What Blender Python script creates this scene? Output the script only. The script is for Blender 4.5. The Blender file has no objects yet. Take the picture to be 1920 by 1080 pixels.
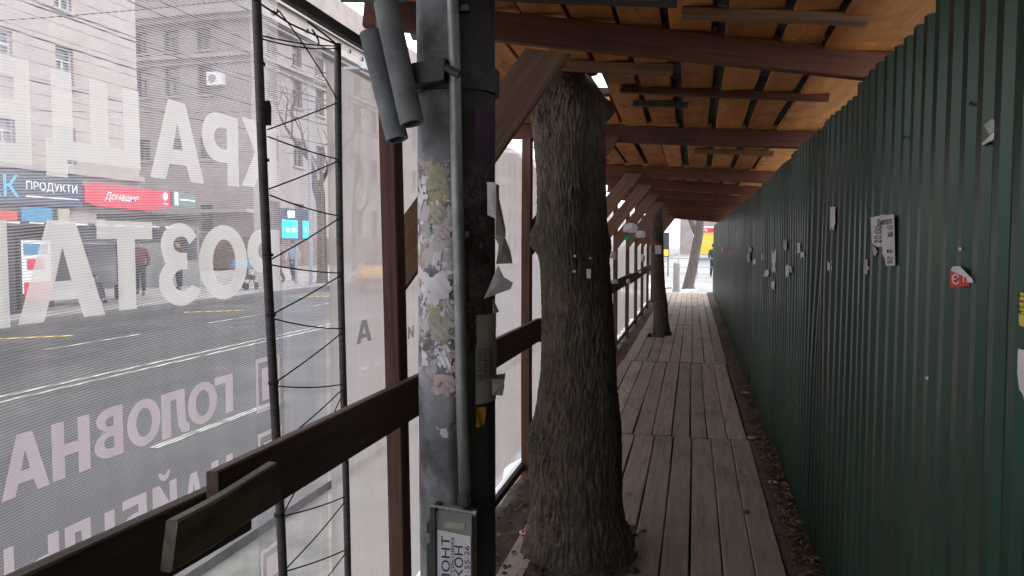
import bpy, bmesh, math, random
import numpy as np
from mathutils import Vector, Matrix, noise
R = math.radians
rnd = random.Random(7)
sc = bpy.context.scene
col = sc.collection

# ------------------------------------------------------------------ camera, sky, sun, exposure
FPX, HC = 1450.0, 1.6
PITCH = math.atan(83/FPX); YAW = math.atan(340/FPX*math.cos(PITCH))
cd = bpy.data.cameras.new('camera'); cam = bpy.data.objects.new('camera', cd); col.objects.link(cam)
cam.location = (0, 0, HC); cam.rotation_euler = (math.pi/2 - PITCH, 0, YAW)
cd.sensor_width = 36; cd.lens = FPX/1920*36; cd.clip_start = 0.05; cd.clip_end = 1500
sc.camera = cam
w = bpy.data.worlds.new('World'); sc.world = w; w.use_nodes = True
nt = w.node_tree; nt.nodes.clear()
sky = nt.nodes.new('ShaderNodeTexSky'); sky.sky_type = 'NISHITA'; sky.sun_disc = False
sky.sun_elevation = R(38); sky.sun_rotation = R(-60); sky.dust_density = 4
mx = nt.nodes.new('ShaderNodeMix'); mx.data_type = 'RGBA'; mx.inputs[0].default_value = 0.85
mx.inputs[7].default_value = (8.4, 8.5, 8.9, 1)       # even overcast cloud
bg = nt.nodes.new('ShaderNodeBackground'); bg.inputs[1].default_value = 0.1
wo = nt.nodes.new('ShaderNodeOutputWorld')
nt.links.new(sky.outputs[0], mx.inputs[6]); nt.links.new(mx.outputs[2], bg.inputs[0]); nt.links.new(bg.outputs[0], wo.inputs[0])
sd = bpy.data.lights.new('sun', 'SUN'); sd.energy = 0.6; sd.angle = R(25); sd.color = (1, .96, .9)
so = bpy.data.objects.new('sun', sd); col.objects.link(so); so.rotation_euler = (R(52), 0, R(-60)+math.pi)
sc.view_settings.view_transform = 'Standard'; sc.view_settings.look = 'None'
sc.view_settings.exposure = 1.78; sc.view_settings.gamma = 1; sc.view_settings.use_curve_mapping = False
sc.cycles.transparent_max_bounces = 24; sc.cycles.max_bounces = 8; sc.cycles.diffuse_bounces = 5
sc.cycles.transmission_bounces = 6; sc.cycles.use_denoising = True
sc.cycles.caustics_reflective = False; sc.cycles.caustics_refractive = False

# ------------------------------------------------------------------ pixel of the photo -> point on a real plane
_F = Vector((-math.sin(YAW)*math.cos(PITCH), math.cos(YAW)*math.cos(PITCH), -math.sin(PITCH)))
_R = Vector((math.cos(YAW), math.sin(YAW), 0)); _U = _R.cross(_F)
def at(u, v, X=None, Y=None, Z=None):
    d = _F*FPX + _R*(u-960) + _U*(540-v)
    t = X/d.x if X is not None else (Y/d.y if Y is not None else (Z-HC)/d.z)
    return Vector((d.x*t, d.y*t, d.z*t+HC))

# ------------------------------------------------------------------ materials
def nn(t, kind, **kw):
    n = t.nodes.new(kind)
    for k, v in kw.items(): setattr(n, k, v)
    return n
def pmat(name, c1, c2=None, scale=6.0, stretch=(1, 1, 1), rough=.7, bump=0.0, bscale=None, metal=0.0, rand=0.0, c3=None, s3=2.0, t3=(.5, .65), spec=.5, detail=6, knots=0, grime=None):
    m = bpy.data.materials.new(name); m.use_nodes = True; t = m.node_tree; b = t.nodes['Principled BSDF']
    b.inputs['Roughness'].default_value = rough; b.inputs['Metallic'].default_value = metal
    b.inputs['Specular IOR Level'].default_value = spec
    c2 = c2 or c1
    tc = nn(t, 'ShaderNodeTexCoord'); mp = nn(t, 'ShaderNodeMapping'); mp.inputs['Scale'].default_value = stretch
    t.links.new(tc.outputs['Object'], mp.inputs[0])
    vec = mp.outputs[0]
    oi = nn(t, 'ShaderNodeObjectInfo')
    if rand > 0:
        ad = nn(t, 'ShaderNodeVectorMath', operation='ADD'); ml = nn(t, 'ShaderNodeMath', operation='MULTIPLY'); ml.inputs[1].default_value = 37.0
        t.links.new(oi.outputs['Random'], ml.inputs[0]); t.links.new(vec, ad.inputs[0]); t.links.new(ml.outputs[0], ad.inputs[1]); vec = ad.outputs[0]
    n1 = nn(t, 'ShaderNodeTexNoise'); n1.inputs['Scale'].default_value = scale; n1.inputs['Detail'].default_value = detail; n1.inputs['Roughness'].default_value = .6
    t.links.new(vec, n1.inputs['Vector'])
    rp = nn(t, 'ShaderNodeValToRGB'); rp.color_ramp.elements[0].position = .32; rp.color_ramp.elements[1].position = .68
    rp.color_ramp.elements[0].color = (*c1, 1); rp.color_ramp.elements[1].color = (*c2, 1)
    t.links.new(n1.outputs[0], rp.inputs[0]); out = rp.outputs[0]
    if c3:
        n3 = nn(t, 'ShaderNodeTexNoise'); n3.inputs['Scale'].default_value = s3; n3.inputs['Detail'].default_value = 8; n3.inputs['Roughness'].default_value = .65
        t.links.new(tc.outputs['Object'] if not rand else vec, n3.inputs['Vector'])
        r3 = nn(t, 'ShaderNodeMapRange'); r3.inputs[1].default_value = t3[0]; r3.inputs[2].default_value = t3[1]
        t.links.new(n3.outputs[0], r3.inputs[0])
        m3 = nn(t, 'ShaderNodeMix', data_type='RGBA'); t.links.new(r3.outputs[0], m3.inputs[0]); t.links.new(out, m3.inputs[6]); m3.inputs[7].default_value = (*c3, 1)
        out = m3.outputs[2]
    if knots:
        mk = nn(t, 'ShaderNodeMapping'); mk.inputs['Scale'].default_value = (1, 2.6, 2.6)
        ak = nn(t, 'ShaderNodeVectorMath', operation='ADD'); mlk = nn(t, 'ShaderNodeMath', operation='MULTIPLY'); mlk.inputs[1].default_value = 53.0
        t.links.new(oi.outputs['Random'], mlk.inputs[0]); t.links.new(tc.outputs['Object'], mk.inputs[0]); t.links.new(mk.outputs[0], ak.inputs[0]); t.links.new(mlk.outputs[0], ak.inputs[1])
        vo = nn(t, 'ShaderNodeTexVoronoi'); vo.inputs['Scale'].default_value = knots; t.links.new(ak.outputs[0], vo.inputs['Vector'])
        rk = nn(t, 'ShaderNodeMapRange'); rk.inputs[1].default_value = .05; rk.inputs[2].default_value = .12; rk.inputs[3].default_value = .75; rk.inputs[4].default_value = 0; t.links.new(vo.outputs['Distance'], rk.inputs[0])
        kk = nn(t, 'ShaderNodeMix', data_type='RGBA'); t.links.new(rk.outputs[0], kk.inputs[0]); t.links.new(out, kk.inputs[6]); kk.inputs[7].default_value = (*[q*.3 for q in c1], 1); out = kk.outputs[2]
    if grime:
        ge = nn(t, 'ShaderNodeNewGeometry'); gm = nn(t, 'ShaderNodeMapping'); gm.inputs['Scale'].default_value = grime[4]; t.links.new(ge.outputs['Position'], gm.inputs[0])
        ng = nn(t, 'ShaderNodeTexNoise'); ng.inputs['Scale'].default_value = grime[1]; ng.inputs['Detail'].default_value = 9; ng.inputs['Roughness'].default_value = .68; t.links.new(gm.outputs[0], ng.inputs['Vector'])
        rg = nn(t, 'ShaderNodeMapRange'); rg.inputs[1].default_value = grime[2]; rg.inputs[2].default_value = grime[3]; rg.inputs[4].default_value = grime[5]; t.links.new(ng.outputs[0], rg.inputs[0])
        gg = nn(t, 'ShaderNodeMix', data_type='RGBA'); t.links.new(rg.outputs[0], gg.inputs[0]); t.links.new(out, gg.inputs[6]); gg.inputs[7].default_value = (*grime[0], 1); out = gg.outputs[2]
    if rand > 0:
        mr = nn(t, 'ShaderNodeMapRange'); mr.inputs[3].default_value = 1-rand; mr.inputs[4].default_value = 1+rand
        t.links.new(oi.outputs['Random'], mr.inputs[0])
        hv = nn(t, 'ShaderNodeHueSaturation'); t.links.new(mr.outputs[0], hv.inputs['Value']); t.links.new(out, hv.inputs['Color']); out = hv.outputs[0]
    t.links.new(out, b.inputs['Base Color'])
    if bump > 0:
        bp = nn(t, 'ShaderNodeBump'); bp.inputs['Strength'].default_value = min(1, bump); bp.inputs['Distance'].default_value = .01
        nb = n1
        if bscale:
            nb = nn(t, 'ShaderNodeTexNoise'); nb.inputs['Scale'].default_value = bscale; nb.inputs['Detail'].default_value = 5; t.links.new(vec, nb.inputs['Vector'])
        t.links.new(nb.outputs[0], bp.inputs['Height']); t.links.new(bp.outputs[0], b.inputs['Normal'])
    return m
def emat(name, c, s):
    m = bpy.data.materials.new(name); m.use_nodes = True; b = m.node_tree.nodes['Principled BSDF']
    b.inputs['Base Color'].default_value = (*c, 1); b.inputs['Emission Color'].default_value = (*c, 1); b.inputs['Emission Strength'].default_value = s
    return m
def netmat(name, colr, pitch, a0, a1, trans=.6, tilt=.07, cloud=.12, fold=0.0, low=None, zlow=1.37):
    """woven mesh: threads with open gaps between them, lit through from behind"""
    m = bpy.data.materials.new(name); m.use_nodes = True; t = m.node_tree; t.nodes.remove(t.nodes['Principled BSDF'])
    out = t.nodes['Material Output']
    tc = nn(t, 'ShaderNodeTexCoord'); sx = nn(t, 'ShaderNodeSeparateXYZ'); t.links.new(tc.outputs['Object'], sx.inputs[0])
    def M(op, a, b=None):
        n = nn(t, 'ShaderNodeMath', operation=op)
        for i, q in enumerate((a, b)):
            if q is None: continue
            if isinstance(q, (int, float)): n.inputs[i].default_value = q
            else: t.links.new(q, n.inputs[i])
        return n.outputs[0]
    n1 = nn(t, 'ShaderNodeTexNoise'); n1.inputs['Scale'].default_value = 3.0; n1.inputs['Detail'].default_value = 3; t.links.new(tc.outputs['Object'], n1.inputs['Vector'])
    zz = M('ADD', M('ADD', sx.outputs[2], M('MULTIPLY', sx.outputs[1], -tilt)), M('MULTIPLY', n1.outputs[0], .012))
    s = M('SINE', M('MULTIPLY', zz, 2*math.pi/pitch))
    mr = nn(t, 'ShaderNodeMapRange'); mr.inputs[1].default_value = -.6; mr.inputs[2].default_value = .6; mr.inputs[3].default_value = a0; mr.inputs[4].default_value = a1
    t.links.new(s, mr.inputs[0])
    n2 = nn(t, 'ShaderNodeTexNoise'); n2.inputs['Scale'].default_value = 1.3; n2.inputs['Detail'].default_value = 4; t.links.new(tc.outputs['Object'], n2.inputs['Vector'])
    al = M('ADD', mr.outputs[0], M('MULTIPLY', M('SUBTRACT', n2.outputs[0], .5), cloud*2)); al2 = nn(t, 'ShaderNodeClamp')
    if fold:
        mf = nn(t, 'ShaderNodeMapping'); mf.inputs['Scale'].default_value = (1, 6, .35); t.links.new(tc.outputs['Object'], mf.inputs[0])
        nf = nn(t, 'ShaderNodeTexNoise'); nf.inputs['Scale'].default_value = 2.2; nf.inputs['Detail'].default_value = 4; t.links.new(mf.outputs[0], nf.inputs['Vector'])
        al = M('ADD', al, M('MULTIPLY', M('SUBTRACT', nf.outputs[0], .5), fold*2))
    t.links.new(al, al2.inputs[0])
    hv = nn(t, 'ShaderNodeMix', data_type='RGBA'); hv.inputs[6].default_value = (*[c*.8 for c in colr], 1); hv.inputs[7].default_value = (*colr, 1); t.links.new(n2.outputs[0], hv.inputs[0])
    colo = hv.outputs[2]
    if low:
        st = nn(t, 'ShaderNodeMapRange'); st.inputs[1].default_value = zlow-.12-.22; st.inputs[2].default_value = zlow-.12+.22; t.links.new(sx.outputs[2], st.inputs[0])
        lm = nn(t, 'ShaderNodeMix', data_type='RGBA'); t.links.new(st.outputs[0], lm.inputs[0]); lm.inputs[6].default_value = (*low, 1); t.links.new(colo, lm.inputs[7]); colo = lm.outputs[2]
    df = nn(t, 'ShaderNodeBsdfDiffuse'); tl = nn(t, 'ShaderNodeBsdfTranslucent'); tr = nn(t, 'ShaderNodeBsdfTransparent')
    t.links.new(colo, df.inputs[0]); t.links.new(colo, tl.inputs[0])
    a = nn(t, 'ShaderNodeMixShader'); a.inputs[0].default_value = trans; t.links.new(df.outputs[0], a.inputs[1]); t.links.new(tl.outputs[0], a.inputs[2])
    b = nn(t, 'ShaderNodeMixShader'); t.links.new(al2.outputs[0], b.inputs[0]); t.links.new(tr.outputs[0], b.inputs[1]); t.links.new(a.outputs[0], b.inputs[2])
    t.links.new(b.outputs[0], out.inputs[0])
    return m

WS = (1.2, 22, 22)
M = {}
M['beam'] = pmat('beam_wood', (.10, .036, .021), (.18, .066, .036), 2.2, WS, .75, .45, rand=.22, knots=2.2, grime=((.03, .015, .012), 2.5, .52, .75, (1, 1, 1), .7), c3=(.05, .022, .016), s3=3, t3=(.55, .8))
M['roofboard'] = pmat('roof_board_wood', (.50, .18, .045), (.78, .33, .088), 2.0, (1, 9, 9), .75, .3, rand=.3, knots=2.4, grime=((.13, .05, .022), 3.2, .50, .74, (1, 1, 1), .75), c3=(.16, .06, .025), s3=4, t3=(.55, .8))
M['post'] = pmat('post_wood', (.085, .045, .034), (.165, .088, .062), 2.2, WS, .8, .45, rand=.15, knots=1.8, c3=(.04, .02, .016), s3=4, t3=(.6, .8))
M['postred'] = pmat('post_red_wood', (.10, .05, .034), (.18, .085, .055), 2.2, WS, .8, .35, rand=.15)
M['brace'] = pmat('brace_wood', (.14, .078, .048), (.25, .15, .095), 2.2, WS, .8, .5, rand=.12, knots=1.8, c3=(.07, .04, .03), s3=4, t3=(.55, .75))
M['rail'] = pmat('rail_wood', (.055, .030, .022), (.11, .060, .042), 2.0, WS, .65, .5, rand=.1, c3=(.17, .11, .08), s3=7, t3=(.66, .8), knots=2.0)
M['mossy'] = pmat('weathered_board', (.065, .065, .048), (.17, .165, .12), 6, (1, 4, 4), .8, .5, c3=(.14, .14, .11), s3=9, t3=(.62, .75))
M['railtop'] = pmat('dirty_board', (.04, .03, .024), (.08, .06, .045), 4, (1, 8, 8), .8, .4)
M['deck'] = pmat('deck_wood', (.31, .25, .207), (.43, .352, .29), 2.4, (1.0, 14, 14), .72, .35, rand=.17, c3=(.17, .135, .105), s3=2.2, t3=(.52, .74), knots=1.7, grime=((.10, .082, .066), 1.5, .52, .70, (1.6, .7, 1), .6))
M['slate'] = pmat('slate_sheet', (.13, .14, .14), (.22, .23, .22), 8, rough=.9, bump=.3, rand=.1)
M['batten'] = pmat('batten_wood', (.20, .11, .06), (.34, .20, .12), 2.2, WS, .8, .35, rand=.3)
M['darkboard'] = pmat('dark_board', (.045, .042, .038), (.085, .075, .065), 2.2, WS, .85, .35, rand=.1)
M['fence'] = pmat('green_sheet_paint', (.008, .034, .021), (.014, .054, .034), 3, (3, 3, .6), .34, .10, metal=.2, rand=.28, c3=(.035, .042, .030), s3=1.7, t3=(.5, .85), grime=((.055, .045, .036), 2.2, .53, .74, (1, 1.6, .35), .6))
M['pole'] = None
M['conduit'] = pmat('galvanised_conduit', (.22, .23, .235), (.34, .35, .35), 14, rough=.5, metal=.5, bump=.1)
M['steeldark'] = pmat('dark_steel', (.035, .036, .040), (.08, .078, .078), 20, rough=.6, metal=.3, bump=.3)
M['tube'] = pmat('asbestos_cement_tube', (.10, .115, .125), (.27, .29, .30), 7, rough=.85, bump=.4, c3=(.07, .085, .06), s3=5, t3=(.55, .75))
M['rod'] = pmat('frame_rod_paint', (.035, .032, .034), (.09, .075, .072), 15, (1, 1, 6), .6, .2)
M['cord'] = pmat('black_cord', (.015, .015, .018), (.03, .03, .03), 60, rough=.8)
M['bark'] = None
M['soil'] = pmat('trodden_soil', (.055, .040, .033), (.115, .088, .072), 14, rough=.95, bump=.8, bscale=60, c3=(.035, .028, .024), s3=3, t3=(.5, .65))
M['leaf'] = pmat('dry_leaf', (.14, .065, .04), (.25, .125, .07), 6, rough=.8, rand=0)
M['leafd'] = pmat('dark_dry_leaf', (.09, .045, .03), (.16, .08, .05), 6, rough=.8)
M['paper'] = pmat('white_paper', (.62, .60, .62), (.78, .77, .80), 10, rough=.85, bump=.15, bscale=30)
M['greypaper'] = pmat('grey_paper', (.38, .37, .36), (.52, .51, .49), 12, rough=.85, bump=.15, bscale=30)
M['ink'] = pmat('black_ink', (.03, .03, .035), (.05, .05, .05), 30, rough=.8)
M['inkblue'] = pmat('indigo_ink', (.03, .02, .07), (.05, .035, .10), 30, rough=.8)
M['red'] = pmat('red_print', (.62, .045, .035), (.70, .07, .05), 20, rough=.7)
M['yellow'] = pmat('yellow_print', (.72, .58, .06), (.80, .66, .09), 20, rough=.7)
M['purple'] = pmat('purple_paper', (.065, .035, .085), (.11, .06, .13), 8, rough=.8)
M['orange'] = pmat('orange_tape', (.45, .22, .02), (.55, .28, .04), 20, rough=.6)
M['olive'] = pmat('yellowed_paste', (.32, .30, .23), (.45, .43, .35), 14, rough=.9)
M['pinkpaper'] = pmat('faded_pink_paper', (.42, .33, .33), (.60, .50, .48), 14, rough=.9)
M['asphalt'] = pmat('wet_asphalt', (.048, .047, .049), (.088, .086, .088), 1.1, (1, .25, 1), .45, .15, bscale=40, c3=(.15, .145, .145), s3=.35, t3=(.5, .7))
M['paving'] = pmat('street_paving', (.26, .25, .25), (.36, .345, .34), 2, rough=.7, bump=.15, bscale=20, c3=(.18, .17, .17), s3=.6, t3=(.5, .7))
M['near_paving'] = pmat('near_paving', (.20, .20, .18), (.34, .33, .30), 3, rough=.8, bump=.2, bscale=25, c3=(.14, .15, .11), s3=1.4, t3=(.5, .7))
M['kerb'] = pmat('kerb_stone', (.13, .125, .125), (.22, .21, .21), 3, rough=.8, bump=.2)
M['white'] = pmat('road_paint_white', (.30, .295, .28), (.46, .45, .43), 9, rough=.6, c3=(.13, .125, .12), s3=3, t3=(.48, .65))
M['yelline'] = pmat('road_paint_yellow', (.60, .38, .06), (.70, .48, .12), 9, rough=.6)
M['glass'] = pmat('window_glass', (.10, .115, .135), (.20, .225, .26), .6, rough=.08, rand=.4)
M['shopglass'] = pmat('shop_window_glass', (.03, .034, .04), (.10, .10, .11), .5, rough=.12, rand=.3)
M['frame'] = pmat('white_window_frame', (.55, .55, .56), (.68, .68, .68), 6, rough=.6)
M['stone1'] = pmat('pink_beige_facing', (.31, .268, .255), (.42, .365, .35), .7, rough=.85, bump=.2, bscale=4)
M['stone2'] = pmat('grey_beige_facing', (.25, .222, .21), (.35, .31, .295), .6, rough=.85, bump=.2, bscale=4)
M['cornice'] = pmat('cornice_plaster', (.30, .27, .26), (.40, .365, .35), .9, rough=.85, bump=.1)
M['plinth'] = pmat('brown_plinth', (.13, .085, .075), (.20, .14, .12), 1.5, rough=.7)
M['navy'] = pmat('navy_sign', (.045, .06, .105), (.06, .08, .13), 4, rough=.5)
M['cyan'] = pmat('cyan_sign_letter', (.05, .48, .80), (.08, .55, .86), 4, rough=.5)
M['signwhite'] = pmat('sign_white', (.78, .78, .80), (.85, .85, .86), 4, rough=.5)
M['signred'] = pmat('red_sign', (.58, .022, .06), (.66, .035, .08), 4, rough=.45)
M['signgreen'] = pmat('grey_green_sign', (.09, .17, .16), (.13, .22, .20), 4, rough=.5)
M['green'] = pmat('green_awning', (.02, .26, .10), (.04, .34, .14), 4, rough=.6)
M['blue'] = pmat('blue_print', (.03, .20, .38), (.06, .28, .46), 4, rough=.6)
M['shelter'] = pmat('shelter_frame', (.03, .033, .04), (.06, .065, .07), 5, rough=.5, metal=.2)
M['screenlit'] = emat('lit_cyan_screen', (.0, .52, .70), 1.0)
M['screenwhite'] = emat('lit_white_text', (.7, .9, .95), 1.1)
M['headlight'] = emat('lit_headlight', (1, .82, .55), 6)
M['taxi'] = pmat('yellow_car_paint', (.75, .36, .04), (.80, .42, .06), 3, rough=.3)
M['tyre'] = pmat('tyre_rubber', (.02, .02, .02), (.035, .035, .035), 20, rough=.9)
M['wire'] = pmat('overhead_cable', (.03, .03, .035), (.05, .05, .05), 20, rough=.7)
M['skin'] = pmat('skin', (.48, .27, .19), (.56, .33, .24), 8, rough=.6)
M['hair'] = pmat('dark_hair', (.03, .02, .015), (.06, .04, .03), 30, rough=.7)
M['coatdark'] = pmat('dark_coat', (.03, .032, .045), (.055, .055, .07), 12, rough=.85)
M['coatpink'] = pmat('dusty_pink_jacket', (.34, .22, .26), (.42, .28, .32), 12, rough=.85)
M['coatblue'] = pmat('pale_blue_jacket', (.28, .36, .46), (.36, .44, .54), 12, rough=.85)
M['coatred'] = pmat('dark_red_jacket', (.12, .04, .05), (.17, .06, .06), 12, rough=.85)
M['jeans'] = pmat('dark_trousers', (.03, .035, .055), (.055, .06, .085), 14, rough=.9)
M['snow'] = pmat('old_snow', (.78, .79, .82), (.88, .89, .91), 8, rough=.8, bump=.6, bscale=14)
M['twig'] = pmat('bare_tree_bark', (.075, .062, .055), (.13, .108, .095), 9, (1, 1, .3), .9, .4)
M['column'] = pmat('grey_concrete', (.24, .24, .24), (.34, .34, .33), 5, rough=.85, bump=.2)
M['lamppost'] = pmat('pale_blue_grey_steel', (.26, .30, .35), (.34, .38, .43), 6, rough=.5)
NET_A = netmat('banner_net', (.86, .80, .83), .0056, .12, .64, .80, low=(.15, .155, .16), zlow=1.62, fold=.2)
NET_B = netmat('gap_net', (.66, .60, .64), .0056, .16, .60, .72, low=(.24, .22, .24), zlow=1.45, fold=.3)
NET_C = netmat('pale_net', (.66, .60, .585), .0045, .76, .90, .62, cloud=.12, fold=.34)
PRINT = netmat('white_print_on_net', (.98, .955, .91), .0056, .74, .88, .93, cloud=.03)
PRINT2 = netmat('pink_print_on_net', (.86, .75, .79), .0056, .78, .92, .84, cloud=.03)
PRINTD = netmat('grey_print_on_net', (.34, .32, .34), .0056, .60, .80, .5, cloud=.04)

def pole_material():
    m = pmat('painted_steel_pole', (.15, .155, .17), (.28, .285, .305), 7, (1, 1, .6), .68, .4, bscale=45, c3=(.075, .075, .085), s3=7, t3=(.46, .66))
    t = m.node_tree; b = t.nodes['Principled BSDF']; base = b.inputs['Base Color'].links[0].from_socket
    tc = nn(t, 'ShaderNodeTexCoord'); sx = nn(t, 'ShaderNodeSeparateXYZ'); t.links.new(tc.outputs['Object'], sx.inputs[0])
    a = nn(t, 'ShaderNodeMapRange', interpolation_type='SMOOTHSTEP'); a.inputs[1].default_value = 1.14; a.inputs[2].default_value = 1.34; t.links.new(sx.outputs[2], a.inputs[0])
    c = nn(t, 'ShaderNodeMapRange', interpolation_type='SMOOTHSTEP'); c.inputs[1].default_value = 1.96; c.inputs[2].default_value = 1.84; t.links.new(sx.outputs[2], c.inputs[0])
    band = nn(t, 'ShaderNodeMath', operation='MULTIPLY'); t.links.new(a.outputs[0], band.inputs[0]); t.links.new(c.outputs[0], band.inputs[1])
    for i, (cc, s, lo) in enumerate((((.50, .46, .47), 11, .50), ((.36, .33, .22), 6.5, .57), ((.13, .09, .10), 8, .56), ((.66, .65, .70), 23, .555), ((.42, .30, .29), 17, .60))):
        n = nn(t, 'ShaderNodeTexNoise'); n.inputs['Scale'].default_value = s; n.inputs['Detail'].default_value = 9; n.inputs['Roughness'].default_value = .62
        mp = nn(t, 'ShaderNodeMapping'); mp.inputs['Location'].default_value = (i*7.3, i*3.1, i*5.7); t.links.new(tc.outputs['Object'], mp.inputs[0]); t.links.new(mp.outputs[0], n.inputs['Vector'])
        r_ = nn(t, 'ShaderNodeMapRange'); r_.inputs[1].default_value = lo; r_.inputs[2].default_value = lo+.012; t.links.new(n.outputs[0], r_.inputs[0])
        f = nn(t, 'ShaderNodeMath', operation='MULTIPLY'); t.links.new(r_.outputs[0], f.inputs[0]); t.links.new(band.outputs[0], f.inputs[1])
        mi = nn(t, 'ShaderNodeMix', data_type='RGBA'); t.links.new(f.outputs[0], mi.inputs[0]); t.links.new(base, mi.inputs[6]); mi.inputs[7].default_value = (*cc, 1); base = mi.outputs[2]
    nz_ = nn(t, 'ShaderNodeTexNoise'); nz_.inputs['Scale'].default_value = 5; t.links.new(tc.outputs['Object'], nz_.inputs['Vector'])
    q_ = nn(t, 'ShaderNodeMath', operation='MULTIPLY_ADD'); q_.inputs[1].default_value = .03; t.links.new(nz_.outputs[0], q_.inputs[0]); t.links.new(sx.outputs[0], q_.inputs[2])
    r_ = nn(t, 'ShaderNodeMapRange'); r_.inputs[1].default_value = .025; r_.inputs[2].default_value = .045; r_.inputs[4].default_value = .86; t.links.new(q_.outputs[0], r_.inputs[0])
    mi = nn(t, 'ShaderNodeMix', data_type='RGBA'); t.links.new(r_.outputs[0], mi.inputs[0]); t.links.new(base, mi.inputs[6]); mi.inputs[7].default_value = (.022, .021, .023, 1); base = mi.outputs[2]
    t.links.new(base, b.inputs['Base Color'])
    return m
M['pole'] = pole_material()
def bark_material():
    m = pmat('lime_tree_bark', (.055, .042, .032), (.185, .148, .115), 7, (7, 7, 2.2), .92, 1, c3=(.060, .058, .040), s3=3.2, t3=(.5, .7), grime=((.030, .024, .020), 4.5, .52, .72, (1, 1, .5), .65))
    return m
M['bark'] = bark_material()

# ------------------------------------------------------------------ mesh helpers
class MB:
    def __init__(s): s.v = []; s.f = []; s.m = []
    def add(s, vs, fs, mi=0):
        k = len(s.v); s.v += [tuple(p) for p in vs]; s.f += [tuple(i+k for i in f) for f in fs]; s.m += [mi]*len(fs); return s
    def box(s, a, b, mi=0, ch=0.0):
        x0, y0, z0 = [min(p, q) for p, q in zip(a, b)]; x1, y1, z1 = [max(p, q) for p, q in zip(a, b)]
        v = [(x0, y0, z0), (x1, y0, z0), (x1, y1, z0), (x0, y1, z0), (x0, y0, z1), (x1, y0, z1), (x1, y1, z1), (x0, y1, z1)]
        return s.add(v, [(0, 3, 2, 1), (4, 5, 6, 7), (0, 1, 5, 4), (1, 2, 6, 5), (2, 3, 7, 6), (3, 0, 4, 7)], mi)
    def tube(s, pts, r, n=8, mi=0, caps=True):
        pts = [Vector(p) for p in pts]; rr = r if isinstance(r, (list, tuple)) else [r]*len(pts)
        d0 = (pts[1]-pts[0]).normalized(); up = Vector((0, 0, 1)) if abs(d0.z) < .9 else Vector((1, 0, 0))
        a = d0.cross(up).normalized(); rings = []; vs = []
        for i, p in enumerate(pts):
            d = ((pts[min(i+1, len(pts)-1)]-pts[max(i-1, 0)])).normalized()
            a = (a - d*a.dot(d)).normalized(); b = d.cross(a)
            for k in range(n):
                t = 2*math.pi*k/n; vs.append(p + (a*math.cos(t)+b*math.sin(t))*rr[i])
        fs = [(i*n+k, i*n+(k+1) % n, (i+1)*n+(k+1) % n, (i+1)*n+k) for i in range(len(pts)-1) for k in range(n)]
        if caps: fs += [tuple(range(n-1, -1, -1)), tuple((len(pts)-1)*n+k for k in range(n))]
        return s.add(vs, fs, mi)
    def prism(s, poly, o, ax, ay, az, t, mi=0):
        """polygon (2d, ccw) in plane o+ax*x+ay*y, thickness t along az"""
        n = len(poly); o, ax, ay, az = map(Vector, (o, ax, ay, az))
        vs = [o+ax*x+ay*y for x, y in poly] + [o+ax*x+ay*y+az*t for x, y in poly]
        return s.add(vs, [tuple(range(n-1, -1, -1)), tuple(range(n, 2*n))] + [(i, (i+1) % n, n+(i+1) % n, n+i) for i in range(n)], mi)
    def build(s, name, mats, parent=None, loc=None, smooth=False):
        me = bpy.data.meshes.new(name); off = Vector(loc) if loc is not None else Vector((0, 0, 0))
        if parent is not None: off = woff(parent)
        me.from_pydata([tuple(Vector(p)-off) for p in s.v], [], s.f)
        for m_ in (mats if isinstance(mats, list) else [mats]): me.materials.append(m_)
        me.polygons.foreach_set('material_index', s.m)
        if smooth: me.polygons.foreach_set('use_smooth', [True]*len(s.f))
        me.update()
        o = bpy.data.objects.new(name, me); col.objects.link(o)
        if parent is not None: o.parent = parent
        elif loc is not None: o.location = loc
        return o
def woff(o):
    p = Vector((0, 0, 0))
    while o is not None: p = p + o.location; o = o.parent
    return p
def tag(o, label=None, cat=None, group=None, kind=None):
    if label: o['label'] = label
    if cat: o['category'] = cat
    if group: o['group'] = group
    if kind: o['kind'] = kind
    return o
def thing(name, label, cat, loc, group=None):
    o = bpy.data.objects.new(name, None); col.objects.link(o); o.location = loc; o.empty_display_size = .1
    return tag(o, label, cat, group)
def put(o, parent, mw):
    o.parent = parent; o.matrix_basis = Matrix.Translation(-woff(parent)) @ mw
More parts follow.
